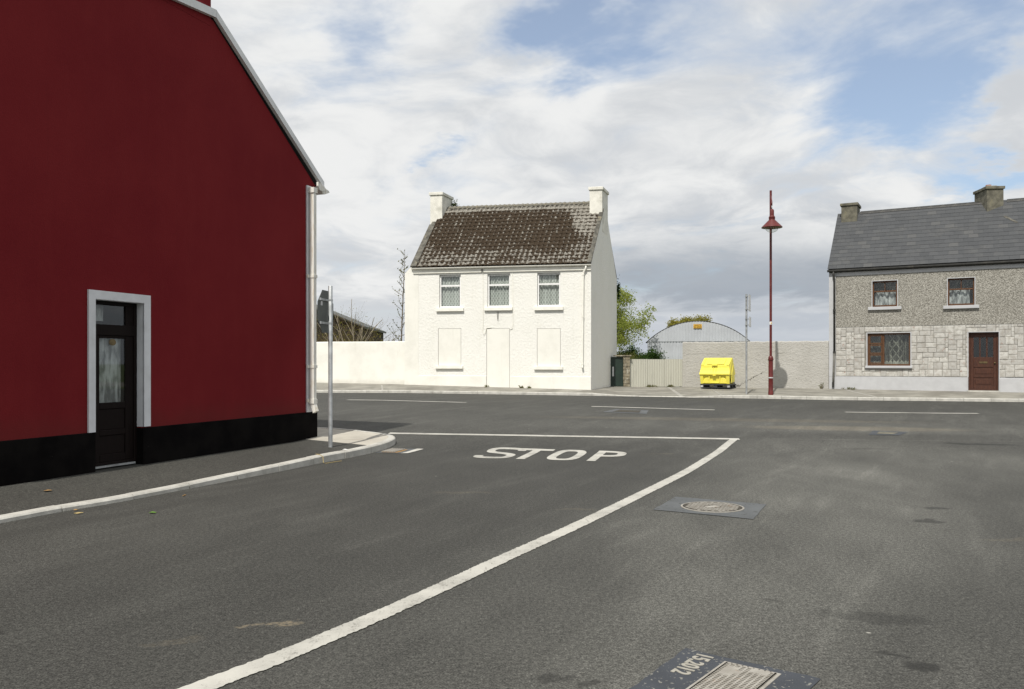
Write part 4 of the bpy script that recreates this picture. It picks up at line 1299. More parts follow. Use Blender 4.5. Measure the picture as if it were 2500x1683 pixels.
# roof with slates
RU0 = Vector((0, -.16, 5.63)); RU1 = Vector((0, HD, 8.45)); RS = RU1 - RU0; RSL = RS.length
rup = RS.normalized(); rn = Vector((1, 0, 0)).cross(rup)
dk = MB()
dk.extrude([(RX0 - .03, -.12, 5.62), (RX1, -.12, 5.62), (RX1, HD, 8.40), (RX0 - .03, HD, 8.40)], (0, .03, -.04))
dk.extrude([(RX0 - .03, HD + .03, 8.40), (RX1, HD + .03, 8.40), (RX1, 5.6, 5.62), (RX0 - .03, 5.6, 5.62)], (0, 0, .05))
rroof = dk.build('roof', M['slate'], rh, fix=True)
SW, SG = .352, .262
slm = MB(); slm.box(.002, SW - .002, 0, SG + .16, 0, .011)
slate_me = slm.mesh('slate', M['slate'])
rng = random.Random(77)
sv, sf = [], []; ns = 0
rows = int(RSL / SG) + 1
cand = []
for r_ in range(rows):
    v = r_ * SG
    if v > RSL - .06:
        break
    x = RX0 - .05 - (SW / 2 if r_ % 2 else 0)
    while x < RX1:
        cand.append((r_, x, v)); x += SW
cand.sort(key=lambda c: (c[1] > 7.1, c[0]))
for r_, x, v in cand:
    ln = min(1.0, (RSL - v) / (SG + .16))
    xa = max(x, RX0 - .05)
    sx = (x + SW - xa) / SW
    if sx < .15:
        continue
    o = RU0 + rup * v + Vector((xa, 0, 0))
    mt = Matrix.Translation(o + rn * .034) @ Matrix((Vector((1, 0, 0)), rup, rn)).transposed().to_4x4() @ Matrix.Rotation(-.036 + rng.uniform(-.003, .005), 4, 'X') @ Matrix.Diagonal((sx, ln, 1, 1))
    if ns < 300:
        s_ = bpy.data.objects.new('slate', slate_me); C.objects.link(s_); s_.parent = rroof; s_.matrix_local = mt; ns += 1
    else:
        i = len(sv); sv += [tuple(mt @ Vector(p)) for p in slm.v]; sf += [tuple(i + k for k in f) for f in slm.f]
if sv:
    me = bpy.data.meshes.new('further_slates'); me.from_pydata(sv, [], sf); me.materials.append(M['slate'])
    tag(link('further_slates', me, rroof), kind='stuff')
rt = MB(); rt.extrude([(0, -.17, -.11), (0, -.15, -.06), (0, 0, .035), (0, .15, -.06), (0, .17, -.11), (0, 0, .0)], (.47, 0, 0)); rme = rt.mesh('ridge_tile', M['blackpipe'], fix=True)
for k in range(20):
    x = .75 + k * .475
    if 5.55 < x < 6.1:
        continue
    o = link('ridge_tile', rme, rroof); o.location = (x, HD, 8.475)
# gutter and downpipe
g_ = MB(); g_.extrude([(RX0 - .06, a, b) for a, b in [(-.21, 5.62), (-.21, 5.56), (-.17, 5.525), (-.12, 5.525), (-.09, 5.56), (-.09, 5.62), (-.105, 5.62), (-.105, 5.565), (-.125, 5.54), (-.165, 5.54), (-.195, 5.565), (-.195, 5.62)]], (RX1 - RX0, 0, 0))
g_.build('gutter', M['blackpipe'], rh, fix=True)
MB().box(RX0, RX1, -.085, -.03, 5.50, 5.60).build('soffit_board', M['blackpipe'], rh)
dp = MB(); dp.tube([(.02, -.16, 5.54), (.02, -.15, 5.40), (.045, -.10, 5.2), (.045, -.10, 2.10)], .042, 12)
dpo = dp.build('downpipe', M['blackpipe'], rh, smooth=True)
lp_ = MB(); lp_.tube([(.045, -.10, 2.10), (-.0, -.10, .62)], .046, 12); lp_.build('lower_pipe', M['greypipe'], dpo, smooth=True)
for z in (3.9, 2.1):
    MB().lathe([(.056, -.04), (.056, .04)], 14, (.045, -.10, z)).build('pipe_collar', M['blackpipe'], dpo)
MB().lathe([(.05, -.12), (.05, .1)], 14, (.0, -.10, .72)).build('pipe_foot', M['blackpipe'], dpo)
# chimneys
def stack(name, loc, rz, wx, wy, z0, z1):
    o = MB(); o.box(0, wx, 0, wy, z0, z1 - .12)
    so = o.build(name, M['soot'], rh); so.location = loc; so.rotation_euler = (0, 0, rz)
    k = MB(); k.box(-.05, wx + .05, -.05, wy + .05, z1 - .12, z1); bev(k.build('chimney_cap', M['soot'], so), .015)
    MB().box(-.03, wx + .03, -.04, .02, z0 + .28, z0 + .37).build('flashing', M['flash'], so)
    return so
s1 = stack('chimney', (.0, 2.22, 0), 0, .66, 1.05, 7.35, 8.84)
MB().lathe([(.13, 0), (.11, .06), (.09, .06)], 16, (.33, .5, 8.84)).build('chimney_pot', M['pot'], s1)
s2 = stack('chimney', (5.72, 2.18, 0), R(24.5), .66, 1.12, 7.30, 9.02)
MB().lathe([(.12, 0), (.105, .12), (.085, .12)], 16, (.22, .35, 9.02)).build('chimney_pot', M['pot'], s2)
MB().box(.1, .5, .2, .6, 9.02, 9.09).build('pot_bedding', M['flash'], s2)
# pale cement fillet where the second stack meets the slates
fl = MB(); fl.poly([Vector((6.3, -.16, 5.63)) + rup * (2.85 - .0) + rn * .05, Vector((6.75, -.16, 5.63)) + rup * 2.35 + rn * .05, Vector((6.82, -.16, 5.63)) + rup * 2.40 + rn * .05, Vector((6.38, -.16, 5.63)) + rup * 2.92 + rn * .05])
fl.build('cement_repair', M['verge'], rroof)

# ---------------------------------------------------------------- walls, fence, gate
def wall_block(name, a, b, z0a, z0b, zta, ztb, th, m, lab, cat='wall', n=24, ragged=0.0, seed=2):
    rng = random.Random(seed)
    A, B = Vector((*a, 0)), Vector((*b, 0)); L = (B - A).length; ang = math.atan2(B.y - A.y, B.x - A.x)
    z0 = min(z0a, z0b)
    mb = MB()
    for k in range(n + 1):
        u = k / n; x = L * u; zt = zta + (ztb - zta) * u + rng.uniform(-ragged, ragged)
        mb.v += [(x, 0, -.3), (x, 0, zt - z0 - .025), (x, .025, zt - z0), (x, th - .025, zt - z0), (x, th, zt - z0 - .025), (x, th, -.3)]
    for k in range(n):
        for j in range(6):
            p = k * 6 + j; q = k * 6 + (j + 1) % 6
            mb.f.append((p, q, q + 6, p + 6))
    mb.f.append(tuple(range(0, 6))); mb.f.append(tuple(range(n * 6 + 5, n * 6 - 1, -1)))
    o = mb.build(name, m, fix=True); o.location = (A.x, A.y, z0); o.rotation_euler = (0, 0, ang)
    return tag(o, lab, cat)
wall_block('boundary_wall', (-14.2, 38.85), (-4.50, 36.10), .86, .73, 2.58, 2.585, .25, M['whites'], 'low white rendered boundary wall left of the white house', ragged=.006)
wall_block('yard_wall', (7.96, 38.99), (13.60, 35.885), .535, .54, 2.62, 2.59, .28, M['greywall'], 'grey roughcast yard wall behind the yellow bin', n=60, ragged=.014, seed=8)

# corrugated sheet helper, local x along, z up
def corrugated(name, x0, x1, z0, z1, m, parent, pitch=.076, amp=.009, y=0.0, ztop=None, step=6):
    mb = MB(); n = int((x1 - x0) / pitch * step)
    for i in range(n + 1):
        x = x0 + (x1 - x0) * i / n; yy = y + amp * math.sin(2 * math.pi * (x - x0) / pitch)
        zt = ztop(x) if ztop else z1
        mb.v += [(x, yy, z0), (x, yy, zt)]
    for i in range(n):
        mb.f.append((2 * i, 2 * i + 2, 2 * i + 3, 2 * i + 1))
    o = mb.build(name, m, parent)
    sd = o.modifiers.new('thickness', 'SOLIDIFY'); sd.thickness = .004
    return o
fA, fB = Vector((5.42, 38.42)), Vector((7.95, 39.02))
fn = thing('sheet_fence', (fA.x, fA.y, .55), math.atan2(fB.y - fA.y, fB.x - fA.x), 'cream corrugated metal fence between the block pier and grey wall', 'fence')
fl_ = (fB - fA).length
rng = random.Random(4)
for k in range(3):
    s_ = corrugated('corrugated_sheet', fl_ * k / 3, fl_ * (k + 1) / 3 + .03, 0, 1.285 + rng.uniform(-.02, .01), M['fence'], fn, .085, .013, -.004 * k)
for z in (.3, 1.05):
    MB().box(0, fl_, .02, .07, z, z + .08).build('rail', M['twig'], fn)
for x in (.05, fl_ / 2, fl_ - .08):
    MB().box(x, x + .08, .07, .15, -.3, 1.2).build('post', M['twig'], fn)

gp = thing('gate_pier', (5.10, 38.28, .55), R(-8), 'stained concrete block pier beside the dark green gate', 'pier')
rng = random.Random(6)
for k in range(9):
    bev(MB().box(-.0 + rng.uniform(-.012, .012), .30, 0 + rng.uniform(-.01, .01), .42, .155 * k + .004, .155 * (k + 1) - .006).build('block', M['block'], gp), .012)
bev(MB().box(-.45, .37, -.04, .46, 1.396, 1.455).build('capping', M['block'], gp), .015)
MB().box(.02, .28, .02, .40, -.3, 1.39).build('mortar_core', M['joint'], gp)
gg = thing('yard_gate', (4.30, 38.42, .55), R(-4), 'dark green sheet gate half hidden behind the white house', 'gate')
MB().box(0, .80, 0, .04, .03, 1.37).build('leaf', M['gate'], gg)
g2 = MB(); frame_bars(g2, 0, .80, .03, 1.37, -.012, .0, .05); g2.build('gate_frame', M['gate'], gg)
MB().box(.31, .38, -.02, -.0, .48, .92).build('notice_plate', M['sticker'], gg)

# ---------------------------------------------------------------- round-roofed shed
shd = thing('round_roof_shed', (7.14, 44.0, .4), R(-13), 'bluish corrugated shed with arched roof behind the yard wall', 'shed')
SWD = 5.15; EV = 2.40; CR = 3.43
sag = CR - EV; rad = (SWD ** 2 / 4 + sag ** 2) / (2 * sag)
def arc(x):
    return EV + math.sqrt(max(rad ** 2 - (x - SWD / 2) ** 2, 0)) - (rad - sag)
for k in range(6):
    corrugated('lower_sheet', SWD * k / 6, SWD * (k + 1) / 6, -.3, EV, M['clad'], shd, .15, .010, 0, None, 6)
corrugated('gable_sheet', .02, SWD - .02, EV - .03, EV, M['clad'], shd, .15, .010, -.03, lambda x: arc(x) - .02, 5)
rfm = MB(); n = 36
for k in range(n + 1):
    x = -.10 + (SWD + .2) * k / n
    xx = min(max(x, 0), SWD); z = arc(xx) - (.09 if x < 0 or x > SWD else 0)
    for y in (-.05, 9.0):
        rfm.v += [(x, y, z), (x, y, z + .018)]
for k in range(n):
    a = 4 * k
    rfm.f += [(a + 1, a + 5, a + 7, a + 3), (a, a + 2, a + 6, a + 4), (a, a + 4, a + 5, a + 1), (a + 2, a + 3, a + 7, a + 6)]
rfm.build('arched_roof', M['darkmetal'], shd, fix=True)
sw = MB(); sw.poly([(0, .02, -.3), (0, 9, -.3), (0, 9, EV), (0, .02, EV)]); sw.poly([(SWD, .02, -.3), (SWD, 9, -.3), (SWD, 9, EV), (SWD, .02, EV)]); sw.poly([(0, 9, -.3), (SWD, 9, -.3), (SWD, 9, EV), (0, 9, EV)])
sw.build('side_wall', M['clad'], shd)
nb = thing('notice_board', (7.14 + 2.36 * math.cos(R(13)) - .05 * math.sin(R(13)), 44.0 - 2.36 * math.sin(R(13)) - .06, 3.45), R(-13), 'small orange notice board under the arched shed roof', 'sign')
MB().box(0, .42, -.02, .0, 0, .215).build('board', M['orange'], nb)
mk = MB()
for x0_, x1_, z0_, z1_ in [(.065, .105, .125, .19), (.135, .17, .165, .19), (.135, .17, .125, .15), (.20, .25, .155, .195), (.20, .225, .125, .145), (.255, .285, .125, .145), (.30, .36, .175, .195), (.335, .365, .125, .175)]:
    mk.box(x0_, x1_, -.025, -.02, z0_, z1_)
for z, xs_ in ((.07, ((.02, .12), (.17, .40))), (.02, ((.03, .14), (.16, .26), (.28, .40)))):
    for a, b in xs_:
        mk.box(a, b, -.024, -.02, z, z + .022)
tag(mk.build('lettering', M['ink'], nb), kind='stuff')

# ---------------------------------------------------------------- dark barn on the left
bn = thing('black_barn', (-8.62, 48.0, .4), 0, 'black weathered barn gable rising behind the white boundary wall', 'barn')
BWD = 8.4
g = MB(); g.extrude([(0, 0, -.3), (-BWD, 0, -.3), (-BWD, 0, 3.3), (-BWD / 2, 0, 4.98), (0, 0, 3.32)], (0, 8, 0)); g.build('wall', M['barn'], bn, fix=True)
g = MB(); g.extrude([(.16, -.25, 3.24), (-BWD / 2, -.25, 5.0), (-BWD / 2, -.25, 5.10), (.16, -.25, 3.36)], (0, 8.4, 0)); g.extrude([(-BWD / 2, -.25, 5.0), (-BWD - .16, -.25, 3.24), (-BWD - .16, -.25, 3.36), (-BWD / 2, -.25, 5.10)], (0, 8.4, 0)); g.build('roof', M['barnroof'], bn, fix=True)
g = MB(); g.extrude([(.20, -.32, 3.27), (-2.2, -.32, 4.28), (-2.2, -.32, 4.34), (.2, -.32, 3.33)], (0, .2, 0)); g.build('loose_edge_sheet', M['darkmetal'], bn, fix=True)

# ---------------------------------------------------------------- street lamp
lm = thing('street_lamp', (10.283, 33.2, .445), 0, 'dark red painted street lamp with conical shade beside the yard wall', 'street lamp')
lm.scale = (1, 1, .985)
b_ = MB().lathe([(.100, -.1), (.100, .05), (.092, .07), (.090, .60), (.093, .61), (.093, .64), (.090, .65), (.088, 1.30), (.098, 1.31), (.108, 1.34), (.108, 1.37), (.094, 1.385), (.098, 1.40), (.092, 1.44), (.075, 1.48), (.049, 1.50)], 24)
b_.build('base', M['redpaint'], lm, smooth=True, angle=35)
MB().lathe([(.049, 1.49), (.049, 4.5), (.046, 8.17), (.0, 8.18)], 20).build('post', M['redpaint'], lm, smooth=True, angle=35)
MB().lathe([(.096, .60), (.0965, .64)], 24).build('pale_ring', M['sticker'], lm)
bd = MB().lathe([(.051, 2.76), (.051, 2.88)], 20); lb = bd.build('number_label', M['signface'], lm, smooth=True, angle=35)
MB().box(-.018, .018, -.056, -.050, 2.785, 2.85).build('label_mark', M['orange'], lb)
hx, hy = -.125, -.55
head = MB().lathe([(.395, 6.575), (.40, 6.59), (.385, 6.615), (.12, 6.885), (.112, 6.90), (.122, 6.92), (.122, 6.945), (.112, 6.955), (.124, 6.98), (.124, 7.0), (.108, 7.02), (.098, 7.04), (.082, 7.06), (.082, 7.24), (.07, 7.29), (.04, 7.315), (.0, 7.32)], 36, (hx, hy, 0))
ho = head.build('lamp_head', M['redpaint'], lm, smooth=True, angle=35)
und = MB().lathe([(.385, 6.578), (.30, 6.62), (.0, 6.66)], 30, (hx, hy, 0)); und.build('reflector', M['galv'], ho, smooth=True)
gl = MB().lathe([(.255 * math.cos(a), 6.585 - .20 * math.sin(a)) for a in [R(q) for q in (0, 15, 30, 45, 60, 75, 88)]], 30, (hx, hy, 0))
gl.build('globe', M['lampglass'], ho, smooth=True)
br = MB(); br.tube([(0, 0, 7.95), (-.03, -.14, 7.92), (-.075, -.32, 7.78), (hx + .005, hy + .02, 7.60), (hx, hy, 7.46)], .022, 10); br.tube([(0, 0, 7.45), (-.05, -.2, 7.50), (hx, hy, 7.50)], .013, 8)
br.build('bracket', M['redpaint'], lm, smooth=True)
lk = MB(); lk.tube([(hx, hy, 7.46), (hx, hy, 7.31)], .016, 8); lk.build('hanger', M['galv'], lm, smooth=True)

# ---------------------------------------------------------------- far traffic sign seen edge-on
fs = thing('edge_on_sign_post', (9.40, 33.5, .46), 0, 'grey steel post carrying two plates seen edge-on near the bin', 'sign post')
MB().lathe([(.038, -.1), (.038, 3.94), (.0, 3.945)], 16).build('post', M['galv'], fs, smooth=True, angle=35)
def plate(z0, z1, wdt, ang, sx):
    a = R(ang)
    ux, uy = math.cos(a), math.sin(a)
    nx, ny = uy, -ux
    def f(u, t, z):
        return (sx + ux * u + nx * t, -.05 + uy * u + ny * t, z)
    p = MB(); p.box(-wdt / 2, wdt / 2, -.004, .004, z0, z1, xf=f)
    po = p.build('plate', M['galv'], fs)
    p = MB(); p.box(-wdt / 2 + .01, wdt / 2 - .01, .004, .008, z0 + .01, z1 - .01, xf=f); p.build('plate_face', M['signface'], po)
    for z in (z0 + .08, z1 - .08):
        q = MB(); q.box(-.045, .10, -.07, .045, z - .015, z + .015); q.build('clip', M['galv'], po)
plate(3.25, 3.92, .60, 66, .11)
plate(2.62, 3.02, .42, 64, .13)

# ---------------------------------------------------------------- stop sign seen from behind
sg = thing('stop_sign', (-3.21, 14.77, .12), 0, 'galvanised pole with grey back of an octagonal sign at the corner', 'traffic sign')
MB().lathe([(.038, -.1), (.038, 2.852), (.034, 2.858), (.0, 2.858)], 20).build('pole', M['galv'], sg, smooth=True, angle=35)
ux, uy = .15, .9887; nx, ny = -.9887, .15
def sf_(u, t, z):
    return (-.088 + ux * u + nx * t, .02 + uy * u + ny * t, z)
cz = 2.405; r8 = .375 / math.cos(R(22.5))
oc = [(r8 * math.cos(R(22.5 + 45 * k)), cz + r8 * math.sin(R(22.5 + 45 * k))) for k in range(8)]
o = MB(); o.extrude([sf_(u, .0, z) for u, z in oc], (nx * .004, ny * .004, 0)); pb = o.build('plate', M['signback'], sg, fix=True)
o = MB(); o.extrude([sf_(u * .97, .0045, cz + (z - cz) * .97) for u, z in oc], (nx * .002, ny * .002, 0)); o.build('sign_face', M['signred'], pb, fix=True)
for z in (cz + .205, cz - .205):
    q = MB(); q.box(-.29, .29, -.022, -.0005, z - .018, z + .018, xf=sf_); q.box(-.30, -.27, -.03, .0, z - .022, z + .022, xf=sf_)
    q.build('channel', M['galv'], pb)
    MB().lathe([(.043, z - .014), (.043, z + .014)], 18).build('clamp', M['galv'], sg)
MB().box(-.24, -.155, -.004, -.001, cz + .10, cz + .175, xf=sf_).build('sticker', M['sticker'], pb)

# ---------------------------------------------------------------- yellow grit bin on its pallet
BO = Vector((9.52, 36.50)); bw_, bd_ = 1.36, .98
gb = thing('grit_bin', (BO.x, BO.y, .56), -RA, 'bright yellow plastic grit bin on a black pallet', 'grit bin')
# local x from -bw_ to 0 along the front, y back towards the wall
Z0 = .155
def loft(sections):
    """sections: list of (front y, z) / (back y, z) outlines around the body, extruded over x with side taper"""
    pass
# side outline of tub and lid (y, z): flared skirt, lip, bulging lid front, sloping top, back
tub = MB()
ring_ = [(-.0, .0, 0), (.0, .0, 0)]
def body(mb, prof, xin0, xin1):
    n = len(prof)
    L_ = [(-bw_ + xin0(z), y, z) for y, z in prof]; R_ = [(-xin1(z), y, z) for y, z in prof]
    i = len(mb.v); mb.v += L_ + R_
    mb.f.append(tuple(range(i, i + n))); mb.f.append(tuple(range(i + 2 * n - 1, i + n - 1, -1)))
    for k in range(n):
        k2 = (k + 1) % n
        mb.f.append((i + k, i + n + k, i + n + k2, i + k2))
tp = lambda z: .055 * max(0, (Z0 + .44 - z) / .44)
# corner blocks and back of the tub; the front is recessed between them
body(tub, [(.10, Z0), (.06, Z0 + .43), (.94, Z0 + .43), (.88, Z0)], lambda z: tp(z) + .03, lambda z: tp(z) + .03)
to = tub.build('tub', M['yellow'], gb, fix=True); bev(to, .03, 3)
for a, b in ((-bw_ + .035, -bw_ + .17), (-.17, -.035)):
    f_ = MB(); f_.extrude([(a + .03 * 0, .05, Z0), (b, .05, Z0), (b, -.02, Z0 + .43), (a - .025, -.02, Z0 + .43)], (0, .10, 0))
    bev(f_.build('corner_block', M['yellow'], gb, fix=True), .018)
for xc, sgn in ((-bw_ / 2 - .215, 1), (-bw_ / 2 + .215, -1)):
    f_ = MB(); f_.extrude([(xc - .025, .02, Z0 + .02), (xc + .025, .02, Z0 + .02), (xc + .025 - sgn * .03, -.005, Z0 + .34), (xc - .025 - sgn * .03, -.005, Z0 + .34)], (0, .12, 0))
    bev(f_.build('rib', M['yellow'], gb, fix=True), .01)
bev(MB().box(-bw_ / 2 - .19, -bw_ / 2 + .19, .015, .12, Z0 + .03, Z0 + .075).build('spout_lip', M['yellow'], gb), .01)
for xc in (-bw_ + .33, -.33):
    f_ = MB(); f_.extrude([(xc + .19 * math.cos(a), .035, Z0 + .02 + .27 * math.sin(a)) for a in [math.pi * k / 12 for k in range(13)]], (0, .08, 0))
    bev(f_.build('front_panel', M['yellow'], gb, fix=True), .02)
lid = MB()
lp2 = [(-.055, Z0 + .40), (-.055, Z0 + .455), (.03, Z0 + .60), (.065, Z0 + .72), (.075, Z0 + .84), (.56, Z0 + 1.14), (.66, Z0 + 1.165), (.93, Z0 + .47), (.94, Z0 + .40)]
li = lambda z: .0 + .05 * max(0, min(1, (z - Z0 - .46) / .3))
body(lid, lp2, li, li)
lo = lid.build('lid', M['yellow'], gb, fix=True); bev(lo, .022, 3)
# raised hatch on the sloping top, latch and moulded ribs
def slope_pt(x, v, h):
    a = Vector((x, .075, Z0 + .84)); b = Vector((x, .56, Z0 + 1.14)); n_ = Vector((0, -.526, .85))
    return tuple(a.lerp(b, v) + n_ * h)
def slab_on_lid(name, x0_, x1_, v0, v1, h, sh=.0):
    q = MB(); pts = [slope_pt(x0_, v0, -.005), slope_pt(x1_, v0, -.005), slope_pt(x1_ + sh, v1, -.005), slope_pt(x0_ + sh, v1, -.005)]
    q.extrude(pts, (0, -.526 * h, .85 * h)); return bev(q.build(name, M['yellow'], gb, fix=True), .012)
slab_on_lid('hatch', -bw_ + .34, -.28, .08, .90, .032)
slab_on_lid('hatch_lip', -bw_ + .32, -.26, .02, .10, .05)
slab_on_lid('lid_edge', -bw_ + .06, -bw_ + .17, -.02, .97, .028)
slab_on_lid('lid_edge', -.17, -.06, -.02, .97, .028)
slab_on_lid('lid_rib', -bw_ / 2 + .10, -bw_ / 2 + .14, .12, .88, .045)
bev(MB().box(-bw_ / 2 - .12, -bw_ / 2 + .12, -.01, .11, Z0 + .80, Z0 + .87).build('hasp', M['yellow'], gb), .012)
for xc in (-bw_ / 2 - .06, -bw_ / 2 + .06):
    f_ = MB(); f_.extrude([(xc - .012, -.03, Z0 + .50), (xc - .012, .05, Z0 + .50), (xc - .012, .08, Z0 + .80), (xc - .012, .04, Z0 + .78), (xc - .012, .0, Z0 + .62)], (.024, 0, 0))
    bev(f_.build('lid_rib', M['yellow'], gb, fix=True), .006)
bev(MB().box(-bw_ / 2 - .07, -bw_ / 2 + .07, -.075, -.02, Z0 + .36, Z0 + .46).build('catch', M['yellow'], gb), .01)
sp = MB(); sp.extrude([(-.012, .22, Z0 + .06), (-.012, .78, Z0 + .10), (-.012, .72, Z0 + .72), (-.012, .50, Z0 + .82), (-.012, .30, Z0 + .42)], (.022, 0, 0)); bev(sp.build('side_panel', M['yellow'], gb, fix=True), .01)
pa = thing('pallet', (BO.x, BO.y, .56), -RA, 'black plastic pallet under the yellow grit bin', 'pallet')
dkp = MB(); dkp.box(-bw_ + .03, .03, .0, 1.0, .105, .15); bev(dkp.build('deck', M['pallet'], pa), .008)
for i, x in enumerate((-bw_ + .05, -bw_ / 2 - .03, -.13)):
    for y in (.02, .43, .86):
        o = MB().box(x, x + .13, y, y + .12, 0, .106).build('foot', M['pallet'], pa)
        if y == .02 and i != 1:
            MB().box(x + .01, x + .115, y - .006, y - .001, .015, .095).build('scuffed_cap', M['palletpale'], o)
for y in (.03, .44, .87):
    MB().box(-bw_ + .04, .02, y, y + .10, -.02, .0).build('runner', M['pallet'], pa)

# ---------------------------------------------------------------- covers in the road
def cover_round():
    t = thing('round_manhole', (2.23, 9.30, 0.0), 0, 'round cast-iron manhole cover in a square grey concrete surround', 'manhole')
    pts = [(1.97, 10.04), (2.89, 9.50), (2.48, 8.59), (1.54, 9.15)]
    mb = MB(); rng = random.Random(3); ring_ = []
    for k in range(4):
        a, b = Vector(pts[k]), Vector(pts[(k + 1) % 4])
        for j in range(6):
            p = a.lerp(b, j / 6) + Vector((rng.uniform(-.008, .008), rng.uniform(-.008, .008)))
            ring_.append((p.x - 2.23, p.y - 9.30, .006))
    mb.poly(ring_); mb.build('surround', M['patch_grey'], t, fix=True)
    MB().lathe([(.345, .004), (.345, .012), (.325, .013), (.325, .006), (.0, .006)], 40).build('frame', M['iron'], t)
    MB().lathe([(.318, .005), (.318, .010), (.0, .010)], 40).build('cover', M['irongap'], t)
    st = MB(); n = 6
    for i in range(-n, n + 1):
        for j in range(-n, n + 1):
            x, y = i * .052, j * .052
            if x * x + y * y < .285 ** 2 and not (abs(i) < 2 and abs(j) < 2):
                a_ = .021; b_2 = .011
                if (i + j) % 2:
                    a_, b_2 = b_2, a_
                st.box(x - a_, x + a_, y - b_2, y + b_2, .010, .016)
    st.box(-.07, .07, -.05, .05, .010, .015)
    so = tag(st.build('tread_studs', M['iron'], t), kind='stuff'); so.rotation_euler = (0, 0, R(24))
cover_round()
def text_mesh(name, body, size, m, parent):
    cu = bpy.data.curves.new(name, 'FONT'); cu.body = body; cu.size = size; cu.extrude = .0015; cu.offset = .004
    tmp = bpy.data.objects.new(name + '_tmp', cu); C.objects.link(tmp)
    me = bpy.data.meshes.new_from_object(tmp.evaluated_get(bpy.context.evaluated_depsgraph_get()))
    bpy.data.objects.remove(tmp); bpy.data.curves.remove(cu)
    me.name = name; me.materials.clear(); me.materials.append(m)
    return link(name, me, parent)
def cover_square():
    A, B = Vector((.99, 4.67)), Vector((1.55, 4.21)); e = Vector((-.59, -.807))
    ang = R(-37)
    t = thing('service_cover', (A.x, A.y, 0), ang, 'square iron service cover in a dark surround dated by hand, nearest the camera', 'manhole')
    # local x along A->B, y towards +perp; the patch runs to negative y
    wd = (B - A).length
    rng = random.Random(8); mb = MB(); ring_ = []
    for p, q, n in (((-.02, 0), (wd, 0), 10), ((wd, 0), (wd + .02, -1.05), 12), ((wd + .02, -1.05), (.03, -1.05), 8), ((.03, -1.05), (-.02, 0), 12)):
        for k in range(n):
            ring_.append((p[0] + (q[0] - p[0]) * k / n + rng.uniform(-.008, .008), p[1] + (q[1] - p[1]) * k / n + rng.uniform(-.008, .008), .006))
    mb.poly(ring_); mb.build('surround', M['patch_dark'], t, fix=True)
    x0, x1, y0, y1 = .255, .525, -.62, -.085
    f = MB(); f.box(x0 - .018, x1 + .018, y0 - .018, y1 + .018, .004, .0095); f.build('frame', M['iron'], t)
    MB().box(x0, x1, y0, y1, .0095, .011).build('cover', M['irongap'], t)
    st = MB(); nx_, ny_ = 9, 24
    px_, py_ = (x1 - x0) / nx_, (y1 - y0) / ny_
    st.box(x0, x1, y0, y0 + .008, .011, .0145); st.box(x0, x1, y1 - .008, y1, .011, .0145); st.box(x0, x0 + .008, y0, y1, .011, .0145); st.box(x1 - .008, x1, y0, y1, .011, .0145)
    for i in range(nx_ + 1):
        xx = min(max(x0 + i * px_, x0 + .005), x1 - .005)
        st.box(xx - .0048, xx + .0048, y0, y1, .011, .0145)
    for i in range(nx_):
        for j in range(ny_):
            cy = y0 + (j + .5) * py_; cx = x0 + (i + .5) * px_
            solid = (i in (5, 6, 7) and j > 20) or (i in (1, 2) and 15 < j < 22) or (i == 3 and 17 < j < 20) or (i == 6 and 6 < j < 10) or (i == 2 and 3 < j < 6)
            st.box(cx - px_ / 2, cx + px_ / 2, cy - py_ * (.5 if solid else .16), cy + py_ * (.5 if solid else .16), .011, .0142)
    tag(st.build('tread_pattern', M['iron'], t), kind='stuff')
    d_ = text_mesh('hand_drawn_date', '15.2012', .135, M['groove'], t)
    # read from the far left: writing runs towards the camera, tops of the figures to the right
    d_.rotation_euler = (0, 0, R(-90)); d_.location = (.075, -.03, .0085)
    d_.scale = (.80, .98, 1)
cover_square()
def flat_cover(name, pts, m1, lab, inner=.36, m2='iron'):
    c = sum((Vector(p) for p in pts), Vector((0, 0))) / 4
    t = thing(name, (c.x, c.y, zr(c.x, c.y)), 0, lab, 'manhole')
    z0 = zr(c.x, c.y)
    mb = MB(); n = 6; i0 = 0
    a, b, c_, d_ = (Vector((*p, 0)) for p in pts)
    def patch(mb, s_, dz):
        cc = (a + b + c_ + d_) / 4; q = [cc + (p - cc) * s_ for p in (a, b, c_, d_)]
        i0 = len(mb.v)
        for j in range(n + 1):
            for i in range(n + 1):
                u, v = i / n, j / n; p = (q[0] * (1 - u) + q[1] * u) * (1 - v) + (q[3] * (1 - u) + q[2] * u) * v
                mb.v.append((p.x - c.x, p.y - c.y, zr(p.x, p.y) - z0 + dz))
        for j in range(n):
            for i in range(n):
                k = i0 + j * (n + 1) + i; mb.f.append((k, k + 1, k + n + 2, k + n + 1))
    patch(mb, 1, .006); mb.build('surround', M[m1], t, fix=True)
    mb = MB(); patch(mb, inner, .011); mb.build('cover', M[m2], t, fix=True)
    return t
flat_cover('far_manhole', [(2.55, 23.62), (3.08, 24.87), (4.0, 24.45), (3.72, 23.11)], 'patch_grey', 'grey patched manhole cover below the middle centre-line dash', .62, 'irongap')
flat_cover('street_manhole', [(8.13, 18.82), (8.75, 18.46), (8.25, 17.82), (7.63, 17.89)], 'patch_dark', 'small brownish manhole cover in the road at right', .55, 'soot')
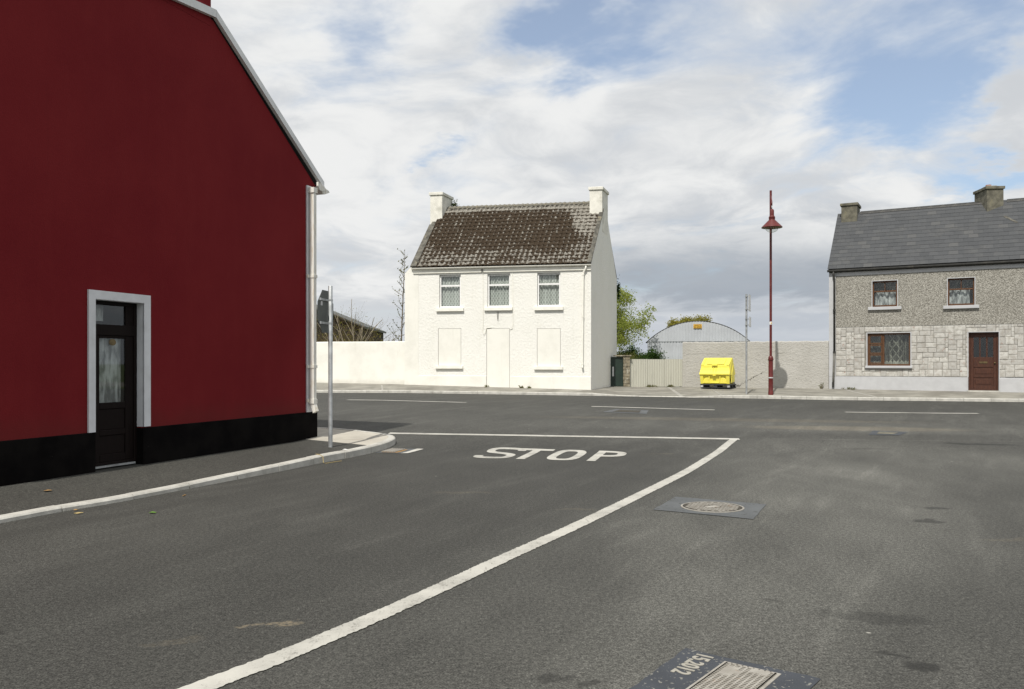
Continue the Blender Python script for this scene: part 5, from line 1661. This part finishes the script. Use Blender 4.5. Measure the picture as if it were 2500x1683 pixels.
# gully by the corner kerb
gy = thing('road_gully', (-2.12, 15.25, 0), 0, 'rusty road drain grate beside the corner kerb', 'drain')
mb = MB(); drape(mb, (-2.47, 15.02), (-1.99, 14.88), (-1.77, 15.55), (-2.24, 15.56), 4, 4, .007); mb.v = [(a + 2.12, b - 15.25, c) for a, b, c in mb.v]; mb.build('surround', M['patch_grey'], gy, fix=True)
mb = MB(); drape(mb, (-1.99, 14.88), (-1.86, 14.92), (-1.64, 15.52), (-1.77, 15.56), 2, 4, .009); mb.v = [(a + 2.12, b - 15.25, c) for a, b, c in mb.v]; mb.build('cement_edge', M['kerb'], gy, fix=True)
mb = MB(); drape(mb, (-2.36, 15.06), (-2.06, 14.98), (-1.92, 15.42), (-2.20, 15.46), 4, 4, .011); mb.v = [(a + 2.12, b - 15.25, c) for a, b, c in mb.v]; mb.build('grate', M['deadleaf'], gy, fix=True)
for k in range(6):
    u = k / 6
    p = Vector((-2.35, 15.07)).lerp(Vector((-2.08, 14.99)), u); q = p + Vector((.145, .40))
    MB().tube([(p.x + 2.12, p.y - 15.25, .02), (q.x + 2.12, q.y - 15.25, zr(q.x, q.y) + .022)], .011, 6).build('bar', M['iron'], gy)

# ---------------------------------------------------------------- trees and plants
def leaf_quads(mb, pts, size, rng, droop=.0):
    for p in pts:
        s_ = size * rng.uniform(.55, 1.25)
        a = Vector((rng.gauss(0, 1), rng.gauss(0, 1), rng.gauss(0, .8))).normalized()
        b = a.cross(Vector((rng.gauss(0, 1), rng.gauss(0, 1), rng.gauss(0, 1)))).normalized()
        c = Vector(p)
        i = len(mb.v)
        mb.v += [tuple(c - a * s_ * .5), tuple(c + b * s_ * .28), tuple(c + a * s_ * .5), tuple(c - b * s_ * .28)]
        mb.f.append((i, i + 1, i + 2, i + 3))
def grow(rng, p, dvec, length, rad, depth, tubes, tips, spread=.6, up=.15, seg=4, kids=(3, 5)):
    pts = [Vector(p)]; dv = Vector(dvec).normalized()
    for k in range(seg):
        dv = (dv + Vector((rng.gauss(0, .12), rng.gauss(0, .12), rng.gauss(0, .10) + up * .2))).normalized()
        pts.append(pts[-1] + dv * length / seg)
    tubes.append((pts, [rad * (1 - .7 * k / seg) for k in range(seg + 1)]))
    if depth == 0:
        tips += pts[1:]
        return
    tips.append(pts[-1])
    for c in range(rng.randint(*kids)):
        t = rng.uniform(.3, 1.0); i = min(int(t * seg), seg - 1)
        q = pts[i].lerp(pts[i + 1], t * seg - i)
        nd = (dv + Vector((rng.gauss(0, spread), rng.gauss(0, spread), rng.gauss(0, spread * .7) + up))).normalized()
        grow(rng, q, nd, length * rng.uniform(.5, .75), rad * .5, depth - 1, tubes, tips, spread, up, max(3, seg - 1), kids)
def tree(name, loc, lab, height, trunk_h, rad, leaf, nper, lsize, depth=3, spread=.6, seed=1, jit=.25, up=.2, cat='tree', lean=(0, 0), bark='bark', clip=None):
    rng = random.Random(seed)
    t = thing(name, loc, 0, lab, cat)
    tubes, tips = [], []
    base = Vector((lean[0], lean[1], trunk_h))
    tubes.append(([Vector((0, 0, -.2)), base * .5 + Vector((rng.uniform(-.05, .05), 0, 0)), base], [rad * 1.25, rad, rad * .85]))
    for k in range(6):
        a = 6.283 * k / 6 + rng.uniform(-.4, .4)
        grow(rng, base, (math.cos(a) * .7, math.sin(a) * .7, 1.0 if k else 1.6), (height - trunk_h) * rng.uniform(.5, .68), rad * .55, depth - 1, tubes, tips, spread, up)
    tr = MB()
    for pts, rs in tubes:
        if clip is None or pts[-1].z <= trunk_h + .01 or clip(pts[-1]):
            tr.tube(pts, rs, 6, False)
    tr.build('trunk', M[bark], t, smooth=True)
    cr = MB(); P_ = []
    for p in tips:
        for k in range(nper):
            q = p + Vector((rng.gauss(0, jit), rng.gauss(0, jit), rng.gauss(0, jit * .8)))
            if clip is None or clip(q):
                P_.append(q)
    leaf_quads(cr, P_, lsize, rng)
    cr.build('crown', M[leaf], t)
    return t
tree('spring_tree', (5.0, 45.6, .4), 'yellow-green spring tree showing beside the white house', 5.6, .75, .10, 'leaf_spring', 40, .10, 4, .85, 6, .20, up=.05, clip=lambda q: ((q.x - .35) / 1.9) ** 2 + ((q.z - 3.65) / 1.95) ** 2 + .25 * math.sin(7 * q.x + 5 * q.z) * math.sin(6 * q.z - 3 * q.y) < .92 or (q.z < 3.4 and -1.5 < q.x < 1.25))
tree('dark_shrub', (6.62, 42.6, .4), 'dark green evergreen shrub at the left edge of the arched shed', 1.85, .3, .03, 'leaf_shrub', 60, .085, 3, .35, 5, .12, cat='shrub')
tree('garden_shrub', (5.55, 41.6, .4), 'leggy brown-green shrub above the cream sheet fence', 1.75, .3, .02, 'leaf_mixed', 40, .065, 3, .7, 8, .15, cat='shrub')
tree('distant_tree', (11.9, 56.0, .4), 'olive-green treetop peeping over the arched shed roof', 4.15, 1.9, .12, 'leaf_olive', 26, .11, 4, .5, 11, .15)

def bare_tree():
    rng = random.Random(17)
    t = thing('budding_sapling', (-5.42, 41.0, .4), 0, 'thin budding sapling behind the left end of the white house', 'tree')
    tr = MB(); buds = []
    stem = [Vector((0, 0, -.2)), Vector((-.03, 0, 1.6)), Vector((.02, 0, 3.2)), Vector((.08, 0, 4.6)), Vector((.13, 0, 5.7)), Vector((.16, 0, 6.85))]
    tr.tube(stem, [.05, .042, .034, .026, .018, .006], 6, False)
    def at(z):
        for a, b in zip(stem, stem[1:]):
            if a.z <= z <= b.z:
                return a.lerp(b, (z - a.z) / (b.z - a.z))
        return stem[-1]
    for k in range(26):
        z = 2.0 + 4.7 * (k + rng.uniform(-.3, .3)) / 26
        L = max(.22, 1.05 * (1 - (z - 2.0) / 5.2)) * rng.uniform(.7, 1.15)
        a = math.pi + rng.gauss(0, .9) if k % 3 else rng.uniform(-1, 1)
        p = at(max(z, 0)); dv = Vector((math.cos(a), math.sin(a) * .7, .55 + rng.uniform(-.2, .3))).normalized()
        pts = [p]
        n = 5
        for j in range(n):
            dv = (dv + Vector((rng.gauss(0, .1), rng.gauss(0, .1), .10 + rng.gauss(0, .06)))).normalized()
            pts.append(pts[-1] + dv * L / n)
        tr.tube(pts, [.013, .011, .009, .008, .006, .004], 5, False)
        for j in range(1, n + 1):
            buds += [pts[j] + Vector((rng.gauss(0, .02), rng.gauss(0, .02), .02)) for _ in range(3)]
            if rng.random() < .6:
                q = pts[j] + Vector((rng.gauss(0, .11), rng.gauss(0, .08), .13))
                tr.tube([pts[j], q], [.006, .003], 4, False); buds += [q, q + Vector((.015, 0, .02))]
    tr.build('trunk', M['bark'], t, smooth=True)
    cr = MB(); leaf_quads(cr, buds, .085, rng); tag(cr.build('buds', M['leaf_bud'], t), kind='stuff')
bare_tree()

def stems(name, loc, lab, n, hmin, hmax, spreadx, m, seed, rad=.012, leafm=None, nl=0, cat='shrub', arch=.5, kids=2):
    rng = random.Random(seed); t = thing(name, loc, 0, lab, cat); tr = MB(); tips = []
    for k in range(n):
        p = Vector((rng.uniform(-spreadx, spreadx), rng.uniform(-.4, .4), -.1)); h = rng.uniform(hmin, hmax)
        dv = Vector((rng.gauss(0, .25), rng.gauss(0, .2), 1)).normalized(); pts = [p]; bend = rng.uniform(-arch, arch)
        for j in range(7):
            dv = (dv + Vector((bend * .18 + rng.gauss(0, .10), rng.gauss(0, .08), rng.gauss(0, .06) - abs(bend) * .10))).normalized()
            pts.append(pts[-1] + dv * h / 7)
        tr.tube(pts, [rad * (1 - .1 * j) for j in range(8)], 5, False)
        for c in range(kids):
            j = rng.randint(3, 6); q = [pts[j]]
            d2 = (dv + Vector((rng.gauss(0, .6), rng.gauss(0, .4), rng.gauss(.2, .4)))).normalized()
            for s_ in range(3):
                d2 = (d2 + Vector((rng.gauss(0, .2), rng.gauss(0, .2), .12))).normalized(); q.append(q[-1] + d2 * h * .085)
            tr.tube(q, [rad * .5, rad * .4, rad * .3, rad * .2], 4, False); tips += q
        tips += pts[3:]
    tr.build('stems', M[m], t, smooth=True)
    if leafm:
        cr = MB(); leaf_quads(cr, [p + Vector((rng.gauss(0, .06), rng.gauss(0, .06), rng.gauss(0, .06))) for p in tips for _ in range(nl)], .06, rng); cr.build('leaves', M[leafm], t)
    return t
stems('bramble_thicket', (-9.55, 45.6, .5), 'dry brown bramble thicket in front of the black barn', 460, 2.5, 4.4, 1.2, 'bramble', 21, .009, 'leaf_olive', 1, arch=1.5)
stems('bare_elder', (-8.35, 44.2, .5), 'pale bare elder branches rising beside the black barn', 7, 3.3, 4.7, .40, 'twig', 29, .040, kids=5, arch=.6)
stems('leafless_shrub', (-7.45, 43.5, .5), 'low leafless twigs showing over the middle of the boundary wall', 14, 2.2, 3.0, .6, 'twig', 37, .012, 'leaf_olive', 1)
stems('budding_twigs', (-5.95, 42.5, .5), 'fine budding twigs at the foot of the sapling', 14, 2.2, 2.9, .5, 'twig', 43, .010, 'leaf_bud', 1)
stems('dead_twigs', (6.25, 40.2, .5), 'thin dead twigs leaning over the cream fence', 7, 1.3, 1.75, .4, 'bramble', 53, .012, arch=1.0)

def ivy(name, loc, lab, ext, n, seed, m='leaf_ivy'):
    rng = random.Random(seed); t = thing(name, loc, 0, lab, 'ivy'); P_ = []
    for k in range(n):
        P_.append((rng.gauss(0, ext[0]), rng.gauss(0, ext[1]), rng.gauss(0, ext[2])))
    mb = MB(); leaf_quads(mb, P_, .085, rng); mb.build('leaves', M[m], t)
    mb = MB(); mb.tube([(0, .1, -ext[2] * 2), (.03, .05, 0), (.05, 0, ext[2] * 1.6)], .012, 5); mb.build('stem', M['bark'], t)
def wpt(x, w_, z):
    p = Vector(W(x, w_, z)); a = -WA
    return (WO[0] + p.x * math.cos(a) - p.y * math.sin(a), WO[1] + p.x * math.sin(a) + p.y * math.cos(a), z)
ivy('chimney_ivy', wpt(-7.12, 3.35, 8.95), 'ivy clump sprouting behind the left chimney of the white house', (.07, .07, .13), 420, 3)
ivy('eave_ivy', wpt(.02, 5.75, 5.15), 'ivy tuft hanging at the back eave of the white house', (.05, .06, .20), 420, 5, 'leaf_dark')

def weed(loc, lab, n, h, seed, sp=.12):
    rng = random.Random(seed); t = thing('weed', loc, 0, lab, 'weed'); mb = MB(); P_ = []
    for k in range(n):
        a = rng.uniform(0, 6.28); r_ = rng.uniform(0, sp); hh = h * rng.uniform(.4, 1)
        p = Vector((r_ * math.cos(a), r_ * math.sin(a), -.02)); q = p + Vector((rng.gauss(0, .05), rng.gauss(0, .05), hh))
        mb.tube([p, q], [.005, .003], 4, False); P_ += [p.lerp(q, rng.uniform(.2, 1)) + Vector((rng.gauss(0, .03), rng.gauss(0, .03), 0)) for _ in range(5)]
    mb.build('stems', M['bramble'], t); lv = MB(); leaf_quads(lv, P_, .06, rng); lv.build('leaves', M['leaf_mixed'], t)
weed(wpt(.22, 4.7, .56), 'leafy green weed at the back corner of the white gable', 34, .50, 1, .22)
weed((6.4, 38.5, .55), 'low grass tuft at the foot of the cream sheet fence', 30, .14, 2, .30)
weed((7.35, 38.75, .545), 'small weed at the fence end by the grey wall', 18, .12, 3, .15)
weed((13.3, 35.9, .54), 'thin weed at the grey wall near the lamp shadow', 9, .28, 4, .05)
weed((14.3, 35.35, .54), 'weedy growth along the grey house plinth by the downpipe', 26, .10, 5, .30)
for k, (x, lab) in enumerate(((-4.40, 'tiny weed at the boarded door of the white house'), (-2.9, 'brownish weed right of the boarded door'), (-2.55, 'dry stalk below the right boarded window'))):
    p = wpt(x, -.08, 0); weed((p[0], p[1], float(np.interp(x, [-8, 0], [.70, .53]))), lab, 10, .13, 10 + k, .07)

# ---------------------------------------------------------------- litter
def scrap(name, loc, lab, m, sx, sy, rz, cat='litter', seed=1):
    rng = random.Random(seed); mb = MB(); n = 7
    pts = [(sx * math.cos(6.283 * k / n) * rng.uniform(.7, 1.1), sy * math.sin(6.283 * k / n) * rng.uniform(.7, 1.1), rng.uniform(.004, .018)) for k in range(n)]
    mb.v = [(0, 0, .02)] + pts + [(p[0], p[1], p[2] - .003) for p in pts] + [(0, 0, .012)]
    for k in range(n):
        a, b = 1 + k, 1 + (k + 1) % n
        mb.f += [(0, a, b), (2 * n + 1, b + n, a + n), (a, a + n, b + n, b)]
    o = mb.build(name, m, fix=True); o.location = loc; o.rotation_euler = (0, 0, rz); return tag(o, lab, cat)
scrap('paper_scrap', (-2.86, 14.30, .128), 'white paper scrap on the kerb by the sign pole', M['litter'], .05, .03, .4, seed=2)
scrap('dry_leaf', (-5.47, 9.85, .10), 'dry brown leaf on the dark footpath below the red wall', M['deadleaf'], .055, .04, .8, 'leaf', 3)
scrap('green_leaf', (-3.85, 8.95, .002), 'torn green leaf lying on the road near the kerb', M['greenleaf'], .05, .035, .2, 'leaf', 4)
scrap('leaf_fragment', (-4.62, 8.9, .002), 'thin straw-coloured fragment in the gutter left of the green leaf', M['straw'], .055, .014, .1, 'leaf', 5)
scrap('orange_leaf', (-4.75, 9.1, .002), 'small orange leaf against the near kerb', M['deadleaf'], .025, .018, .3, 'leaf', 6)
scrap('gutter_leaf', (-3.96, 10.1, .002), 'orange-brown leaf in the gutter farther along the kerb', M['deadleaf'], .03, .02, .5, 'leaf', 7)
cd = MB(); cd.tube([(-3.20, 13.62, .13), (-3.12, 13.55, .132), (-3.055, 13.50, .10), (-3.03, 13.42, .015), (-2.98, 13.40, .008), (-2.90, 13.55, .008), (-2.80, 13.72, .008)], .006, 6)
tag(cd.build('straw_cord', M['straw']), 'strip of straw-coloured cord draped over the near kerb', 'cord')
